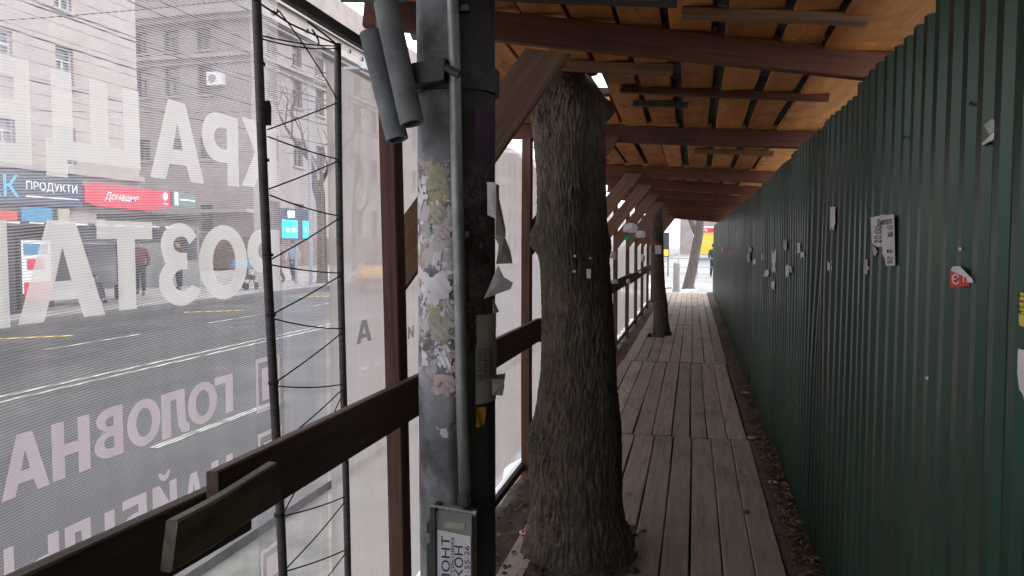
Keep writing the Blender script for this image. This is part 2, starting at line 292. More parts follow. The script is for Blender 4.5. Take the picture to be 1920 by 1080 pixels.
def plank(name, p0, p1, wd, th, mat, parent, side=(0, 0, 1), jit=.002, seg=6, ch=.004, skew=(0, 0)):
    """board along p0->p1; wd measured along `side`, th along the third axis; centre line given"""
    p0, p1 = Vector(p0), Vector(p1); d = p1-p0; L = d.length; x = d.normalized(); s = Vector(side); y = (s - x*s.dot(x)).normalized(); z = x.cross(y)
    a, b = wd/2, th/2; c = min(ch, a*.4, b*.4)
    prof = [(-a+c, -b), (a-c, -b), (a, -b+c), (a, b-c), (a-c, b), (-a+c, b), (-a, b-c), (-a, -b+c)]
    vs = []; r_ = random.Random(hash((round(p0.x, 3), round(p0.y, 3), round(p0.z, 3), name)) & 0xffff)
    ph = r_.uniform(0, 6)
    for i in range(seg+1):
        t = i/seg; wy = jit*math.sin(ph+t*5); wz = jit*.7*math.cos(ph*1.7+t*4)
        for py, pz in prof:
            xx = t*L
            if i == 0: xx += skew[0]*py/a
            if i == seg: xx += skew[1]*py/a
            vs.append((xx, py+wy+r_.uniform(-jit, jit)*.3, pz+wz))
    fs = [(i*8+k, i*8+(k+1) % 8, (i+1)*8+(k+1) % 8, (i+1)*8+k) for i in range(seg) for k in range(8)] + [tuple(range(7, -1, -1)), tuple(seg*8+k for k in range(8))]
    me = bpy.data.meshes.new(name); me.from_pydata(vs, [], fs); me.materials.append(mat); me.update()
    o = bpy.data.objects.new(name, me); col.objects.link(o)
    mw = Matrix((( x.x, y.x, z.x, p0.x), (x.y, y.y, z.y, p0.y), (x.z, y.z, z.z, p0.z), (0, 0, 0, 1)))
    if parent is not None: put(o, parent, mw)
    else: o.matrix_basis = mw
    return o
def text_geo(s, bold=.0, italic=0.0):
    c = bpy.data.curves.new('lettering', 'FONT'); c.body = s; c.offset = min(bold, .008); c.shear = italic; c.resolution_u = 5
    o = bpy.data.objects.new('lettering', c); col.objects.link(o)
    dg = bpy.context.evaluated_depsgraph_get(); dg.update()
    me = bpy.data.meshes.new_from_object(o.evaluated_get(dg)); vs = [v.co.copy() for v in me.vertices]; fs = [tuple(p.vertices) for p in me.polygons]
    bpy.data.objects.remove(o); bpy.data.curves.remove(c); bpy.data.meshes.remove(me)
    x0 = min(v.x for v in vs); x1 = max(v.x for v in vs); y0 = min(v.y for v in vs); y1 = max(v.y for v in vs)
    return [((v.x-x0)/(x1-x0), (v.y-y0)/(y1-y0)) for v in vs], fs
def text_mb(mb, s, o, ax, ay, bold=.015, italic=0, mi=0):
    """fit text s into the parallelogram o, ax (along the reading direction), ay (up)"""
    v, f = text_geo(s, bold, italic); o, ax, ay = map(Vector, (o, ax, ay))
    mb.add([o+ax*x+ay*y for x, y in v], f, mi); return mb

from mathutils.geometry import tessellate_polygon
def arc(cx, cy, rx, ry, a0, a1, n=12): return [(cx+rx*math.cos(math.radians(a0+(a1-a0)*i/n)), cy+ry*math.sin(math.radians(a0+(a1-a0)*i/n))) for i in range(n+1)]
def bowl(x0, x1, y0, y1): return [(x0, y0)]+arc(x1-(x1-x0)*.6, (y0+y1)/2, (x1-x0)*.6, (y1-y0)/2, -90, 90)+[(x0, y1)]
W_ = .32; BT = .20
GL = {
 'О': [[arc(.5, .5, .5, .5, 0, 350, 35)], [arc(.5, .5, .235, .31, 0, 345, 23)]],
 'Т': [[[(.5-W_/2, 0), (.5+W_/2, 0), (.5+W_/2, 1-BT), (1, 1-BT), (1, 1), (0, 1), (0, 1-BT), (.5-W_/2, 1-BT)]]],
 'Г': [[[(0, 0), (.42, 0), (.42, 1-BT), (1, 1-BT), (1, 1), (0, 1)]]],
 'І': [[[(0, 0), (1, 0), (1, 1), (0, 1)]]],
 'Н': [[[(0, 0), (.32, 0), (.32, .39), (.68, .39), (.68, 0), (1, 0), (1, 1), (.68, 1), (.68, .59), (.32, .59), (.32, 1), (0, 1)]]],
 'Е': [[[(0, 0), (1, 0), (1, .19), (.38, .19), (.38, .41), (.92, .41), (.92, .59), (.38, .59), (.38, .81), (1, .81), (1, 1), (0, 1)]]],
 'Ш': [[[(0, 0), (1, 0), (1, 1), (.79, 1), (.79, .19), (.605, .19), (.605, 1), (.395, 1), (.395, .19), (.21, .19), (.21, 1), (0, 1)]]],
 'Щ': [[[(0, .17), (.80, .17), (.80, 0), (1, 0), (1, .35), (.93, .35), (.93, 1), (.735, 1), (.735, .35), (.56, .35), (.56, 1), (.365, 1), (.365, .35), (.195, .35), (.195, 1), (0, 1)]]],
 'К': [[[(0, 0), (.31, 0), (.31, .42), (.38, .42), (.66, 0), (1, 0), (.62, .53), (.97, 1), (.64, 1), (.38, .61), (.31, .61), (.31, 1), (0, 1)]]],
 'А': [[[(0, 0), (.27, 0), (.34, .2), (.66, .2), (.73, 0), (1, 0), (.66, 1), (.34, 1)]], [[(.405, .39), (.595, .39), (.50, .73)]]],
 'Л': [[[(0, 0), (.12, 0), (.30, .04), (.42, .2), (.46, .5), (.47, .81), (.68, .81), (.68, 0), (1, 0), (1, 1), (.16, 1), (.15, .5), (.13, .28), (.08, .2), (0, .2)]]],
 'Р': [[[(0, 0), (.33, 0)]+bowl(.33, 1, .32, 1)+[(0, 1)]], [bowl(.33, .68, .51, .81)]],
 'В': [[[(0, 0)]+bowl(.1, 1, 0, .54)[1:-1]+[(.80, .53)]+bowl(.1, .92, .54, 1)[3:-1]+[(0, 1)]], [bowl(.33, .67, .18, .42), bowl(.33, .62, .62, .82)]],
 'Ь': [[[(0, 0)]+bowl(.1, 1, 0, .64)[1:-1]+[(.33, .64), (.33, 1), (0, 1)]], [bowl(.33, .68, .19, .45)]],
 'Б': [[[(0, 0)]+bowl(.1, 1, 0, .64)[1:-1]+[(.33, .64), (.33, .81), (.92, .81), (.92, 1), (0, 1)]], [bowl(.33, .68, .19, .45)]],
 'И': [[[(0, 0), (.28, 0), (.70, .52), (.70, 0), (1, 0), (1, 1), (.72, 1), (.30, .48), (.30, 1), (0, 1)]]],
 'З': [[arc(.45, .30, .55, .30, -155, 48, 14)+[(.86, .535)]+arc(.47, .73, .47, .27, -30, 155, 12)+[(.24, .74)]+arc(.44, .74, .20, .10, 130, -80, 8)+[(.30, .64), (.30, .44)]+arc(.42, .31, .25, .13, 80, -150, 9)]],
}
GL['Й'] = [[[(x, y*.78) for x, y in GL['И'][0][0]]]]
def glyph_mb(mb, ch, o, ax, ay):
    o, ax, ay = map(Vector, (o, ax, ay)); g = GL[ch]; polys = [g[0][0]]+(g[1] if len(g) > 1 else [])
    vl = [[Vector((x, y, 0)) for x, y in p] for p in polys]; flat = [v for p in vl for v in p]
    mb.add([o+ax*v.x+ay*v.y for v in flat], [tuple(t) for t in tessellate_polygon(vl)])
    if ch == 'Й':
        p = arc(.5, 1.0, .24, .17, 180, 360, 10)+arc(.5, 1.0, .12, .06, 360, 180, 8); vl = [[Vector((x, y, 0)) for x, y in p]]
        mb.add([o+ax*v.x+ay*v.y for v in vl[0]], [tuple(t) for t in tessellate_polygon(vl)])
    return mb

# ================================================================== SETTING OUTSIDE
MB().add([(-400, -300, -.14), (400, -300, -.14), (400, 700, -.14), (-400, 700, -.14)], [(0, 1, 2, 3)]).build('ground', M['paving'])['kind'] = 'structure'
MB().add([(-13.35, -40, -.10), (-2.6, -40, -.10), (-2.6, 300, -.10), (-13.35, 300, -.10)], [(0, 1, 2, 3)]).build('road', M['asphalt'])['kind'] = 'structure'
MB().box((-27.2, -40, -.13), (-13.6, 300, .02)).build('far_pavement', M['paving'])['kind'] = 'structure'
MB().box((-2.4, -40, -.13), (12, 25.5, -.075)).build('near_pavement', M['near_paving'])['kind'] = 'structure'
MB().box((-13.6, -40, -.13), (-13.35, 300, .035)).build('far_kerb', M['kerb'])['kind'] = 'structure'
MB().box((-2.6, -40, -.13), (-2.4, 25.5, -.02)).build('near_kerb', M['kerb'])['kind'] = 'structure'
mb = MB()
def strip(x0, x1, y0, y1, z=-.096): mb.add([(x0, y0, z), (x1, y0, z), (x1, y1, z), (x0, y1, z)], [(0, 1, 2, 3)])
strip(-7.52, -7.42, -20, 200); strip(-7.28, -7.18, -20, 200)
for k in range(-2, 18): strip(-4.40, -4.30, 3.0+k*4.1-1.6, 3.0+k*4.1+.4)
for k in range(-2, 24): strip(-10.15, -10.05, 6+k*4.3, 8.2+k*4.3)
mb.build('road_marking', M['white'])['kind'] = 'structure'
mb = MB()
for k in range(5):
    y = 11.2+k*5.6; mb.add([(-12.3, y, -.095), (-11.2, y+.9, -.095), (-11.1, y+.75, -.095), (-12.2, y-.15, -.095)], [(0, 3, 2, 1)])
mb.build('yellow_road_marking', M['yelline'])['kind'] = 'structure'
# old snow along the outer foot of the screen and at the far exit
def lumpy_strip(name, pts, wd, h, seed):
    mb = MB(); vs = []; n = len(pts)
    for i, (x, y) in enumerate(pts):
        for k in range(5):
            s = (k-2)/2; q = noise.noise(Vector((x*7+seed, y*5, k)))
            vs.append((x+s*wd/2*(1+.5*q), y, -.07+h*(1-s*s)*(.8+.7*q)))
    mb.add(vs, [(i*5+k, i*5+k+1, (i+1)*5+k+1, (i+1)*5+k) for i in range(n-1) for k in range(4)])
    o = mb.build(name, M['snow'], smooth=True); return o
tag(lumpy_strip('old_snow', [(-1.27, 2.6+i*.08) for i in range(240)], .13, .05, 3), kind='stuff')

# ------------------------------------------------------------------ buildings across the street
def facade(mb, o, ux, W, H, wins, depth, nrm, mi=0):
    """wall sheet with real openings and reveals; wins = (x0, x1, z0, z1)"""
    o, ux, nrm = Vector(o), Vector(ux), Vector(nrm); up = Vector((0, 0, 1))
    xs = sorted({0, W, *[a for w_ in wins for a in w_[:2]]}); zs = sorted({0, H, *[a for w_ in wins for a in w_[2:]]})
    P = lambda x, z, d=0: o+ux*x+up*z-nrm*d
    for i in range(len(xs)-1):
        for j in range(len(zs)-1):
            cx, cz = (xs[i]+xs[i+1])/2, (zs[j]+zs[j+1])/2
            if any(a < cx < b and c < cz < d for a, b, c, d in wins): continue
            mb.add([P(xs[i], zs[j]), P(xs[i+1], zs[j]), P(xs[i+1], zs[j+1]), P(xs[i], zs[j+1])], [(0, 1, 2, 3)], mi)
    for a, b, c, d in wins:
        for (p, q) in (((a, c), (b, c)), ((b, c), (b, d)), ((b, d), (a, d)), ((a, d), (a, c))):
            mb.add([P(*p), P(*q), P(*q, depth), P(*p, depth)], [(0, 1, 2, 3)], mi)
def window(root, o, ux, nrm, a, b, c, d, depth, shop=False, dark=None):
    o, ux, nrm = Vector(o), Vector(ux), Vector(nrm); up = Vector((0, 0, 1)); fr = MB(); t = .07
    P = lambda x, z, q: o+ux*x+up*z-nrm*q
    def bar(x0, x1, z0, z1):
        vs = [P(x, z, q) for q in (depth-.03, depth-.10) for x, z in ((x0, z0), (x1, z0), (x1, z1), (x0, z1))]
        fr.add(vs, [(0, 3, 2, 1), (4, 5, 6, 7), (0, 1, 5, 4), (1, 2, 6, 5), (2, 3, 7, 6), (3, 0, 4, 7)])
    bar(a, b, c, c+t); bar(a, b, d-t, d); bar(a, a+t, c+t, d-t); bar(b-t, b, c+t, d-t)
    m = (a+b)/2; k = c+(d-c)*.66
    bar(a+t, b-t, k-.03, k+.03); bar(m-.03, m+.03, c+t, k-.03)
    if not shop:
        vs = [P(x, z, q) for q in (0, -.14) for x, z in ((a-.12, c-.12), (b+.12, c-.12), (b+.12, c-.003), (a-.12, c-.003))]
        fr.add(vs, [(0, 3, 2, 1), (4, 5, 6, 7), (0, 1, 5, 4), (1, 2, 6, 5), (2, 3, 7, 6), (3, 0, 4, 7)], 1)
    f = fr.build('window', [dark or M['frame'], M['cornice']], root)
    MB().add([P(a, c, depth-.02), P(b, c, depth-.02), P(b, d, depth-.02), P(a, d, depth-.02)], [(0, 1, 2, 3)]).build('pane', M['shopglass'] if shop else M['glass'], f)
# building one
b1 = thing('apartment_building', 'pink beige apartment block over the navy and red shop signs', 'building', (-26, 18, 0))
o1 = (-26, 2, 0); wins = []
for j, zb in enumerate((4.95, 8.28, 11.45, 14.8, 18.1)):
    for y0 in (6, 9, 12.1, 15.2, 18.3, 21.4, 24.5, 27.55): wins.append((y0-2-(.0), y0-2+.95, zb, zb+1.6))
facade(mb := MB(), o1, (0, 1, 0), 30.4, 23, wins, .25, (1, 0, 0)); 
shop = [(1.0+k*3.05, 3.7+k*3.05, .55, 3.0) for k in range(9)]
mb2 = MB(); facade(mb2, (-25.97, 2, 0), (0, 1, 0), 30.4, 4.55, shop, .3, (1, 0, 0))
mb.add([(-26, 32.4, 0), (-40, 32.4, 0), (-40, 32.4, 23), (-26, 32.4, 23)], [(0, 1, 2, 3)]).add([(-26, 2, 23), (-26, 32.4, 23), (-40, 32.4, 23), (-40, 2, 23)], [(0, 1, 2, 3)]).add([(-26, 2, 0), (-26, 2, 23), (-40, 2, 23), (-40, 2, 0)], [(0, 1, 2, 3)])
mb.build('wall', M['stone1'], b1); mb2.build('shop_front_wall', M['stone2'], b1)
for a in wins: window(b1, o1, (0, 1, 0), (1, 0, 0), *a, .25)
for a in shop: window(b1, (-25.97, 2, 0), (0, 1, 0), (1, 0, 0), *a, .3, shop=True, dark=M['shelter'])
mb = MB(); mb.box((-26, 2, 4.55), (-25.72, 32.4, 4.8)).build('string_course', M['cornice'], b1)
mb = MB()
for z in np.arange(5.2, 23, .62): mb.box((-25.998, 2, z), (-25.985, 32.38, z+.03))
mb.build('facing_joint', M['stone2'], b1)
# building two : end wall faces us, long front beyond
b2 = thing('corner_building', 'tall grey beige corner building with heavy cornice and an air conditioner by one window', 'building', (-27, 44, 0))
o2 = (-36, 44, 0)
cols2 = [(-35.35, -34.45), (-33.25, -32.15), (-30.85, -29.85)]
wins = [(a+36, b+36, zb, zt) for a, b in cols2 for zb, zt in ((13.85, 15.25), (11.05, 12.9), (7.0, 8.35))] + [(36-30.9, 36-29.95, 2.4, 4.1), (.65, 1.55, 2.4, 4.1)]
mb = MB(); facade(mb, o2, (1, 0, 0), 9.0, 20.5, wins, .3, (0, -1, 0))
o3 = (-27, 44, 0); wins3 = []
for zb, h in ((2.3, 2.1), (7.0, 1.8), (11.05, 1.9), (13.85, 1.4)):
    for k in range(15): wins3.append((1.8+k*3.3, 3.1+k*3.3, zb, zb+h))
mbf = MB(); facade(mb, o3, (0, 1, 0), 52, 20.5, wins3, .3, (1, 0, 0))
mb.add([(-36, 44, 20.5), (-27, 44, 20.5), (-27, 96, 20.5), (-36, 96, 20.5)], [(0, 1, 2, 3)]).add([(-36, 44, 0), (-36, 44, 20.5), (-36, 96, 20.5), (-36, 96, 0)], [(0, 1, 2, 3)]).add([(-36, 96, 0), (-36, 96, 20.5), (-27, 96, 20.5), (-27, 96, 0)], [(0, 1, 2, 3)])
mb.build('wall', M['stone2'], b2)
for a in wins: window(b2, o2, (1, 0, 0), (0, -1, 0), *a, .3, dark=M['plinth'])
for a in wins3: window(b2, o3, (0, 1, 0), (1, 0, 0), *a, .3, dark=M['plinth'])
mb = MB(); mb.box((-36, 43.2, 15.85), (-26.2, 96, 16.35)).box((-36, 43.5, 15.55), (-26.5, 96, 15.85)).box((-36, 43.8, 17.4), (-26.8, 96, 17.6))
mb.build('cornice', M['cornice'], b2)
MB().box((-36, 43.78, 13.35), (-26.78, 96, 13.6)).box((-36, 43.85, 12.98), (-26.85, 96, 13.05)).build('string_course', M['cornice'], b2)
MB().box((-36, 43.9, 0), (-26.9, 96, 2.0)).build('plinth', M['plinth'], b2)
MB().box((-30.6, 43.0, 3.55), (-26.9, 43.88, 3.75)).build('door_canopy', M['cornice'], b2)
ac = MB(); ac.box((-29.9, 43.55, 11.55), (-28.85, 43.98, 12.35)); acr = ac.build('air_conditioner', M['signwhite'], b2)
mb = MB(); c_ = Vector((-29.5, 43.53, 11.95)); mb.tube([c_, c_+Vector((0, .05, 0))], .27, 16); mb.build('fan_grille', M['column'], acr)
# low wing between the two, glimpsed between the letters
lw = thing('side_street_building', 'plain low building closing the side street between the two blocks', 'building', (-40, 56, 0))
MB().box((-60, 56, 0), (-36.2, 60, 17)).build('wall', M['stone1'], lw)
mb = MB()
for k in range(6):
    for z in (3, 6.5, 10, 13.3): mb.box((-58+k*3.6, 55.94, z), (-56.7+k*3.6, 55.99, z+1.7))
mb.build('window', M['glass'], lw)
b3 = thing('distant_building', 'distant pale block closing the street far beyond the walkway exit', 'building', (0, 120, 0))
wins = [(2+k*3.6, 3.5+k*3.6, 1.8+j*3.4, 3.6+j*3.4) for k in range(19) for j in range(5)]
mb = MB(); facade(mb, (-2, 120, 0), (1, 0, 0), 72, 19, wins, .3, (0, -1, 0)); mb.add([(-2, 120, 0), (-2, 120, 19), (-2, 140, 19), (-2, 140, 0)], [(0, 1, 2, 3)]); mb.build('wall', M['stone1'], b3)
for a in wins[:45]: window(b3, (-2, 120, 0), (1, 0, 0), (0, -1, 0), *a, .3)
b4 = thing('long_terrace_building', 'long pale terrace further down the far side of the street', 'building', (-27, 100, 0))
wins = [(1.5+k*3.8, 3.0+k*3.8, 1.2+j*3.5, 3.1+j*3.5) for k in range(20) for j in range(4)]
mb = MB(); facade(mb, (-27, 100, 0), (0, 1, 0), 90, 16, wins, .3, (1, 0, 0)); mb.add([(-27, 100, 0), (-27, 100, 16), (-45, 100, 16), (-45, 100, 0)], [(0, 1, 2, 3)]); mb.build('wall', M['stone1'], b4)
for a in wins[:36]: window(b4, (-27, 100, 0), (0, 1, 0), (1, 0, 0), *a, .3)

# ------------------------------------------------------------------ shop signs
Yp = Vector((0, 1, 0)); Zp = Vector((0, 0, 1))
s1 = thing('shop_sign', 'long navy fascia sign with cyan letters and white word over the grocery', 'sign', (-25.7, 26, 3.3), 'shop signs')
MB().box((-25.9, 20, 3.15), (-25.6, 28.35, 4.42)).build('sign_board', M['navy'], s1)
text_mb(MB(), 'ЖК', (-25.59, 23.2, 3.42), (0, 1.9, 0), (0, 0, .84), .03).build('large_lettering', M['cyan'], s1)
text_mb(MB(), 'ПРОДУКТИ', (-25.59, 25.45, 3.68), (0, 2.6, 0), (0, 0, .40), .035).build('lettering', M['signwhite'], s1)
MB().box((-25.592, 25.4, 3.45), (-25.585, 28.1, 3.50)).build('underline', M['signwhite'], s1)
s2 = thing('shop_sign', 'bright red fascia sign with white slanted script', 'sign', (-25.7, 31, 3.5), 'shop signs')
mb = MB(); mb.prism([(28.45, 3.42), (29.2, 3.25), (32.5, 3.2), (34.1, 3.42), (34.1, 4.28), (33.2, 4.2), (32.2, 4.2), (29.3, 4.24), (28.45, 4.1)], (-25.85, 0, 0), (0, 1, 0), (0, 0, 1), (1, 0, 0), .25); mb.build('sign_board', M['signred'], s2)
text_mb(MB(), 'Домашня', (-25.59, 29.6, 3.5), (0, 2.2, 0), (0, 0, .42), .02, .35).build('lettering', M['signwhite'], s2)
mb = MB(); mb.prism([(33.7+.19*math.cos(a), 3.95+.2*math.sin(a)) for a in np.linspace(0, 6.1, 16)], (-25.6, 0, 0), (0, 1, 0), (0, 0, 1), (1, 0, 0), .01); mb.box((-25.6, 33.5, 3.55), (-25.59, 33.9, 3.62)); mb.build('emblem', M['signwhite'], s2)
s3 = thing('shop_sign', 'short grey green projecting sign after the red one', 'sign', (-25.4, 35, 3.5), 'shop signs')
mb = MB(); mb.prism([(34.15, 3.45), (36.0, 3.52), (36.0, 4.1), (34.15, 4.3)], (-25.7, 0, 0), (0, 1, 0), (0, 0, 1), (1, 0, 0), .2); mb.build('sign_board', M['signgreen'], s3)
MB().box((-25.49, 34.25, 3.55), (-25.48, 34.55, 4.2)).box((-25.49, 34.7, 3.8), (-25.48, 35.9, 3.88)).build('lettering', M['signwhite'], s3)
p_ = MB().box((-25.66, 25.2, 2.0), (-25.6, 26.7, 3.05)).build('window_poster', M['blue'], loc=(-25.6, 26, 2.5)); tag(p_, 'blue poster in the window below the navy sign', 'poster')
p_ = MB().box((-25.66, 24.2, 2.5), (-25.6, 25.0, 2.85)).build('window_sticker', M['red'], loc=(-25.6, 24.6, 2.6)); tag(p_, 'small red strip sticker left of the blue poster', 'poster')
p_ = MB().box((-25.66, 27.0, 2.1), (-25.6, 27.6, 3.05)).build('window_poster', M['olive'], loc=(-25.6, 27.3, 2.5)); tag(p_, 'ochre poster in the window right of the blue one', 'poster')
mb = MB(); mb.prism([(0+.75*math.cos(a), .75*math.sin(a)) for a in np.linspace(0, math.pi, 12)], (-25.6, 33.2, 2.35), (0, 1, 0), (0, 0, 1), (1, 0, 0), .7)
tag(mb.build('awning', M['green'], loc=(-25.6, 33.2, 2.4)), 'small rounded green awning under the red sign', 'awning')

# ------------------------------------------------------------------ bus shelter
bs = thing('bus_shelter', 'dark framed bus shelter with flat roof standing on the far pavement', 'bus shelter', (-15, 17, .02))
MB().box((-16.5, 13.5, 1.98), (-14.6, 19.6, 2.10)).build('roof', M['shelter'], bs)
mb = MB()
for k in range(9): mb.box((-14.6, 13.9+k*.66, 2.05), (-14.585, 14.3+k*.66, 2.09))
mb.build('roof_trim', M['signwhite'], bs)
MB().box((-16.4, 15.3, 1.62), (-14.9, 19.5, 1.97)).build('roof_panel', M['shopglass'], bs)
for y in (14.4, 16.9, 19.4): MB().box((-16.42, y-.05, .02), (-16.34, y+.05, 1.98)).build('post', M['shelter'], bs)
MB().box((-15.0, 14.2, .02), (-14.9, 14.45, 1.98)).build('post', M['shelter'], bs)
for y in (14.45, 17.0): MB().box((-16.40, y+.03, .35), (-16.38, y+2.35, 1.6)).build('pane', M['glass'], bs)
MB().box((-16.2, 16.0, .45), (-15.75, 19.2, .50)).build('seat', M['plinth'], bs)
for y in (16.3, 17.6, 18.9): MB().box((-16.1, y, .02), (-15.85, y+.05, .45)).build('leg', M['shelter'], bs)
lb = thing('advertising_case', 'upright advertising case with white and red poster beside the bus shelter', 'advertising case', (-14.85, 14.9, .02))
MB().box((-15.0, 14.5, .1), (-14.85, 15.45, 1.75)).build('case', M['shelter'], lb)
MB().box((-14.845, 14.56, .45), (-14.84, 15.39, 1.68)).build('poster', M['signwhite'], lb)
mb = MB(); mb.box((-14.838, 14.6, .3), (-14.835, 15.35, .72)).box((-14.838, 14.7, 1.0), (-14.835, 15.2, 1.25)); mb.build('poster_print', M['signred'], lb)
MB().box((-14.836, 14.62, 1.35), (-14.833, 15.3, 1.6)).build('poster_heading', M['blue'], lb)
t_ = MB().box((-15.6, 14.5, 1.63), (-15.5, 14.95, 1.88)).build('hanging_notice', M['signwhite'], loc=(-15.5, 14.7, 1.7)); tag(t_, 'small square white notice hanging under the shelter roof', 'sign')
kb = thing('kiosk', 'grey kiosk with dark window behind the shelter end', 'kiosk', (-19, 26, 0))
MB().box((-21, 24.3, .02), (-18.6, 26.4, 2.5)).build('wall', M['column'], kb)
MB().box((-18.6, 24.5, 1.0), (-18.55, 26.2, 2.1)).build('window', M['shopglass'], kb)
MB().box((-21.2, 24.1, 2.5), (-18.3, 26.6, 2.68)).build('roof', M['shelter'], kb)

# ------------------------------------------------------------------ people
def skin_mesh(pts, edges, rad, mat, name, parent, lvl=2):
    me = bpy.data.meshes.new(name); me.from_pydata([tuple(Vector(p)) for p in pts], edges, [])
    o = bpy.data.objects.new(name, me); col.objects.link(o)
    o.modifiers.new('s', 'SKIN'); ss = o.modifiers.new('d', 'SUBSURF'); ss.levels = lvl; ss.render_levels = lvl
    if not me.skin_vertices: me.skin_vertices.new()
    for i, r_ in enumerate(rad):
        me.skin_vertices[0].data[i].radius = (r_, r_) if not isinstance(r_, tuple) else r_
    me.skin_vertices[0].data[0].use_root = True
    dg = bpy.context.evaluated_depsgraph_get(); dg.update(); m2 = bpy.data.meshes.new_from_object(o.evaluated_get(dg))
    m2.materials.clear(); m2.materials.append(mat); m2.polygons.foreach_set('use_smooth', [True]*len(m2.polygons)); m2.name = name
    bpy.data.objects.remove(o); bpy.data.meshes.remove(me)
    q = bpy.data.objects.new(name, m2); col.objects.link(q); q.parent = parent; return q
def person(label, loc, rz, coat, pose='stand', h=1.7, trousers=None):
    root = thing('person', label, 'person', loc); root.rotation_euler = (0, 0, rz)
    root.scale = (h/1.72,)*3
    if pose == 'sit':
        hip, chest, neck, head = (0, 0, .52), (0, .02, .92), (0, .05, 1.10), (0, .09, 1.25)
        kn = [(-.10, .44, .54), (.12, .42, .52)]; an = [(-.12, .50, .10), (.14, .62, .12)]; to = [(-.12, .66, .05), (.16, .78, .08)]
        el = [(-.25, .12, .76), (.25, .12, .76)]; ha = [(-.08, .34, .70), (.09, .34, .70)]; sh = [(-.18, .02, 1.03), (.18, .02, 1.03)]
    else:
        st = .16 if pose == 'walk' else .03
        hip, chest, neck, head = (0, 0, .93), (0, .01, 1.28), (0, .01, 1.47), (0, .03, 1.61)
        kn = [(-.10, st*.8, .50), (.10, -st*.2, .50)]; an = [(-.10, st, .09), (.10, -st*1.5, .12)]; to = [(-.11, st+.15, .03), (.11, -st*1.5+.14, .04)]
        sh = [(-.18, 0, 1.40), (.18, 0, 1.40)]; el = [(-.24, -.06, 1.14), (.24, .02+st*.3, 1.14)]; ha = [(-.24, .02, .90), (.23, .12+st, .92)]
    hv = Vector(head); hp = Vector(hip)
    pts = [hip, chest, neck, head, tuple(hv+Vector((0, 0, .09)))]; ed = [(0, 1), (1, 2), (2, 3), (3, 4)]; rd = [.12, (.15, .10), .052, .088, .065]
    for s in (0, 1):
        k = len(pts); pts += [sh[s], el[s], ha[s], tuple(Vector(ha[s])+Vector((0, .06, -.05)))]; ed += [(1, k), (k, k+1), (k+1, k+2), (k+2, k+3)]; rd += [.055, .042, .030, .022]
        k = len(pts); hx = (-.09 if s == 0 else .09, 0, hip[2]-.05); pts += [hx, kn[s], an[s], to[s]]; ed += [(0, k), (k, k+1), (k+1, k+2), (k+2, k+3)]; rd += [.085, .058, .042, .032]
    body = skin_mesh(pts, ed, rd, M['skin'], 'body', root)
    c = [hip, chest, neck]; ce = [(0, 1), (1, 2)]; cr = [.155, (.19, .13), .065]
    for s in (0, 1):
        k = len(c); c += [sh[s], el[s], ha[s]]; ce += [(1, k), (k, k+1), (k+1, k+2)]; cr += [.078, .062, .046]
    if pose != 'sit': c.append((0, 0, .72)); ce.append((0, len(c)-1)); cr.append(.17)
    skin_mesh(c, ce, cr, coat, 'coat', root)
    c = [(0, 0, hip[2]-.02)]; ce = []; cr = [.13]
    for s in (0, 1):
        k = len(c); hx = (-.09 if s == 0 else .09, .02, hip[2]-.06); c += [hx, kn[s], an[s]]; ce += [(0, k), (k, k+1), (k+1, k+2)]; cr += [.10, .078, .062]
    skin_mesh(c, ce, cr, trousers or M['jeans'], 'trousers', root)
    for s in (0, 1):
        a, b = Vector(an[s]), Vector(to[s]); skin_mesh([a+Vector((0, 0, -.02)), (a+b)/2+Vector((0, 0, -.01)), b], [(0, 1), (1, 2)], [.058, .052, .042], M['tyre'], 'shoe', root)
    bm = bmesh.new(); bmesh.ops.create_icosphere(bm, subdivisions=3, radius=1)
    for v in list(bm.verts):
        if v.co.y > .45 and v.co.z < .55: v.co = v.co*.86
        v.co = Vector((v.co.x*.102, v.co.y*.115, v.co.z*.125))*(1+.05*noise.noise(v.co*3)) + hv + Vector((0, -.014, .055))
    bmesh.ops.delete(bm, geom=[v for v in bm.verts if v.co.z < hv.z-.02 and v.co.y > hv.y-.03], context='VERTS')
    me = bpy.data.meshes.new('hair'); bm.to_mesh(me); bm.free(); me.materials.append(M['hair']); ho = bpy.data.objects.new('hair', me); col.objects.link(ho); ho.parent = root
    f = MB()
    for s in (-1, 1): f.tube([hv+Vector((s*.034, .080, .03)), hv+Vector((s*.034, .092, .03))], .011, 8)
    f.build('eye', M['ink'], None); bpy.data.objects['eye' if 'eye' in bpy.data.objects else 'eye'].parent = root
    bpy.data.objects['eye'].name = 'eyes'
    f = MB(); f.tube([hv+Vector((0, .08, .03)), hv+Vector((0, .108, -.01)), hv+Vector((0, .088, -.018))], [.010, .016, .010], 8); f.build('nose', M['skin'], None).parent = root
    return root
person('seated person in dark coat leaning back on the shelter bench with legs out', (-15.55, 17.1, .02), R(-78), M['coatdark'], 'sit')
person('standing person in dark red jacket near the shelter end', (-16.6, 20.6, .02), R(200), M['coatred'])
person('standing person in dark coat behind the large letter O', (-17.0, 23.0, .02), R(160), M['coatdark'])
person('person in dusty pink jacket below the lit cyan screen', (-16.3, 28.4, .02), R(150), M['coatpink'], 'walk')
person('person in pale blue jacket next to the pink one', (-16.6, 30.0, .02), R(190), M['coatblue'], 'walk')
person('dark dressed person walking beyond the end of the green fence', (1.02, 41, -.14), R(185), M['coatdark'], 'walk')
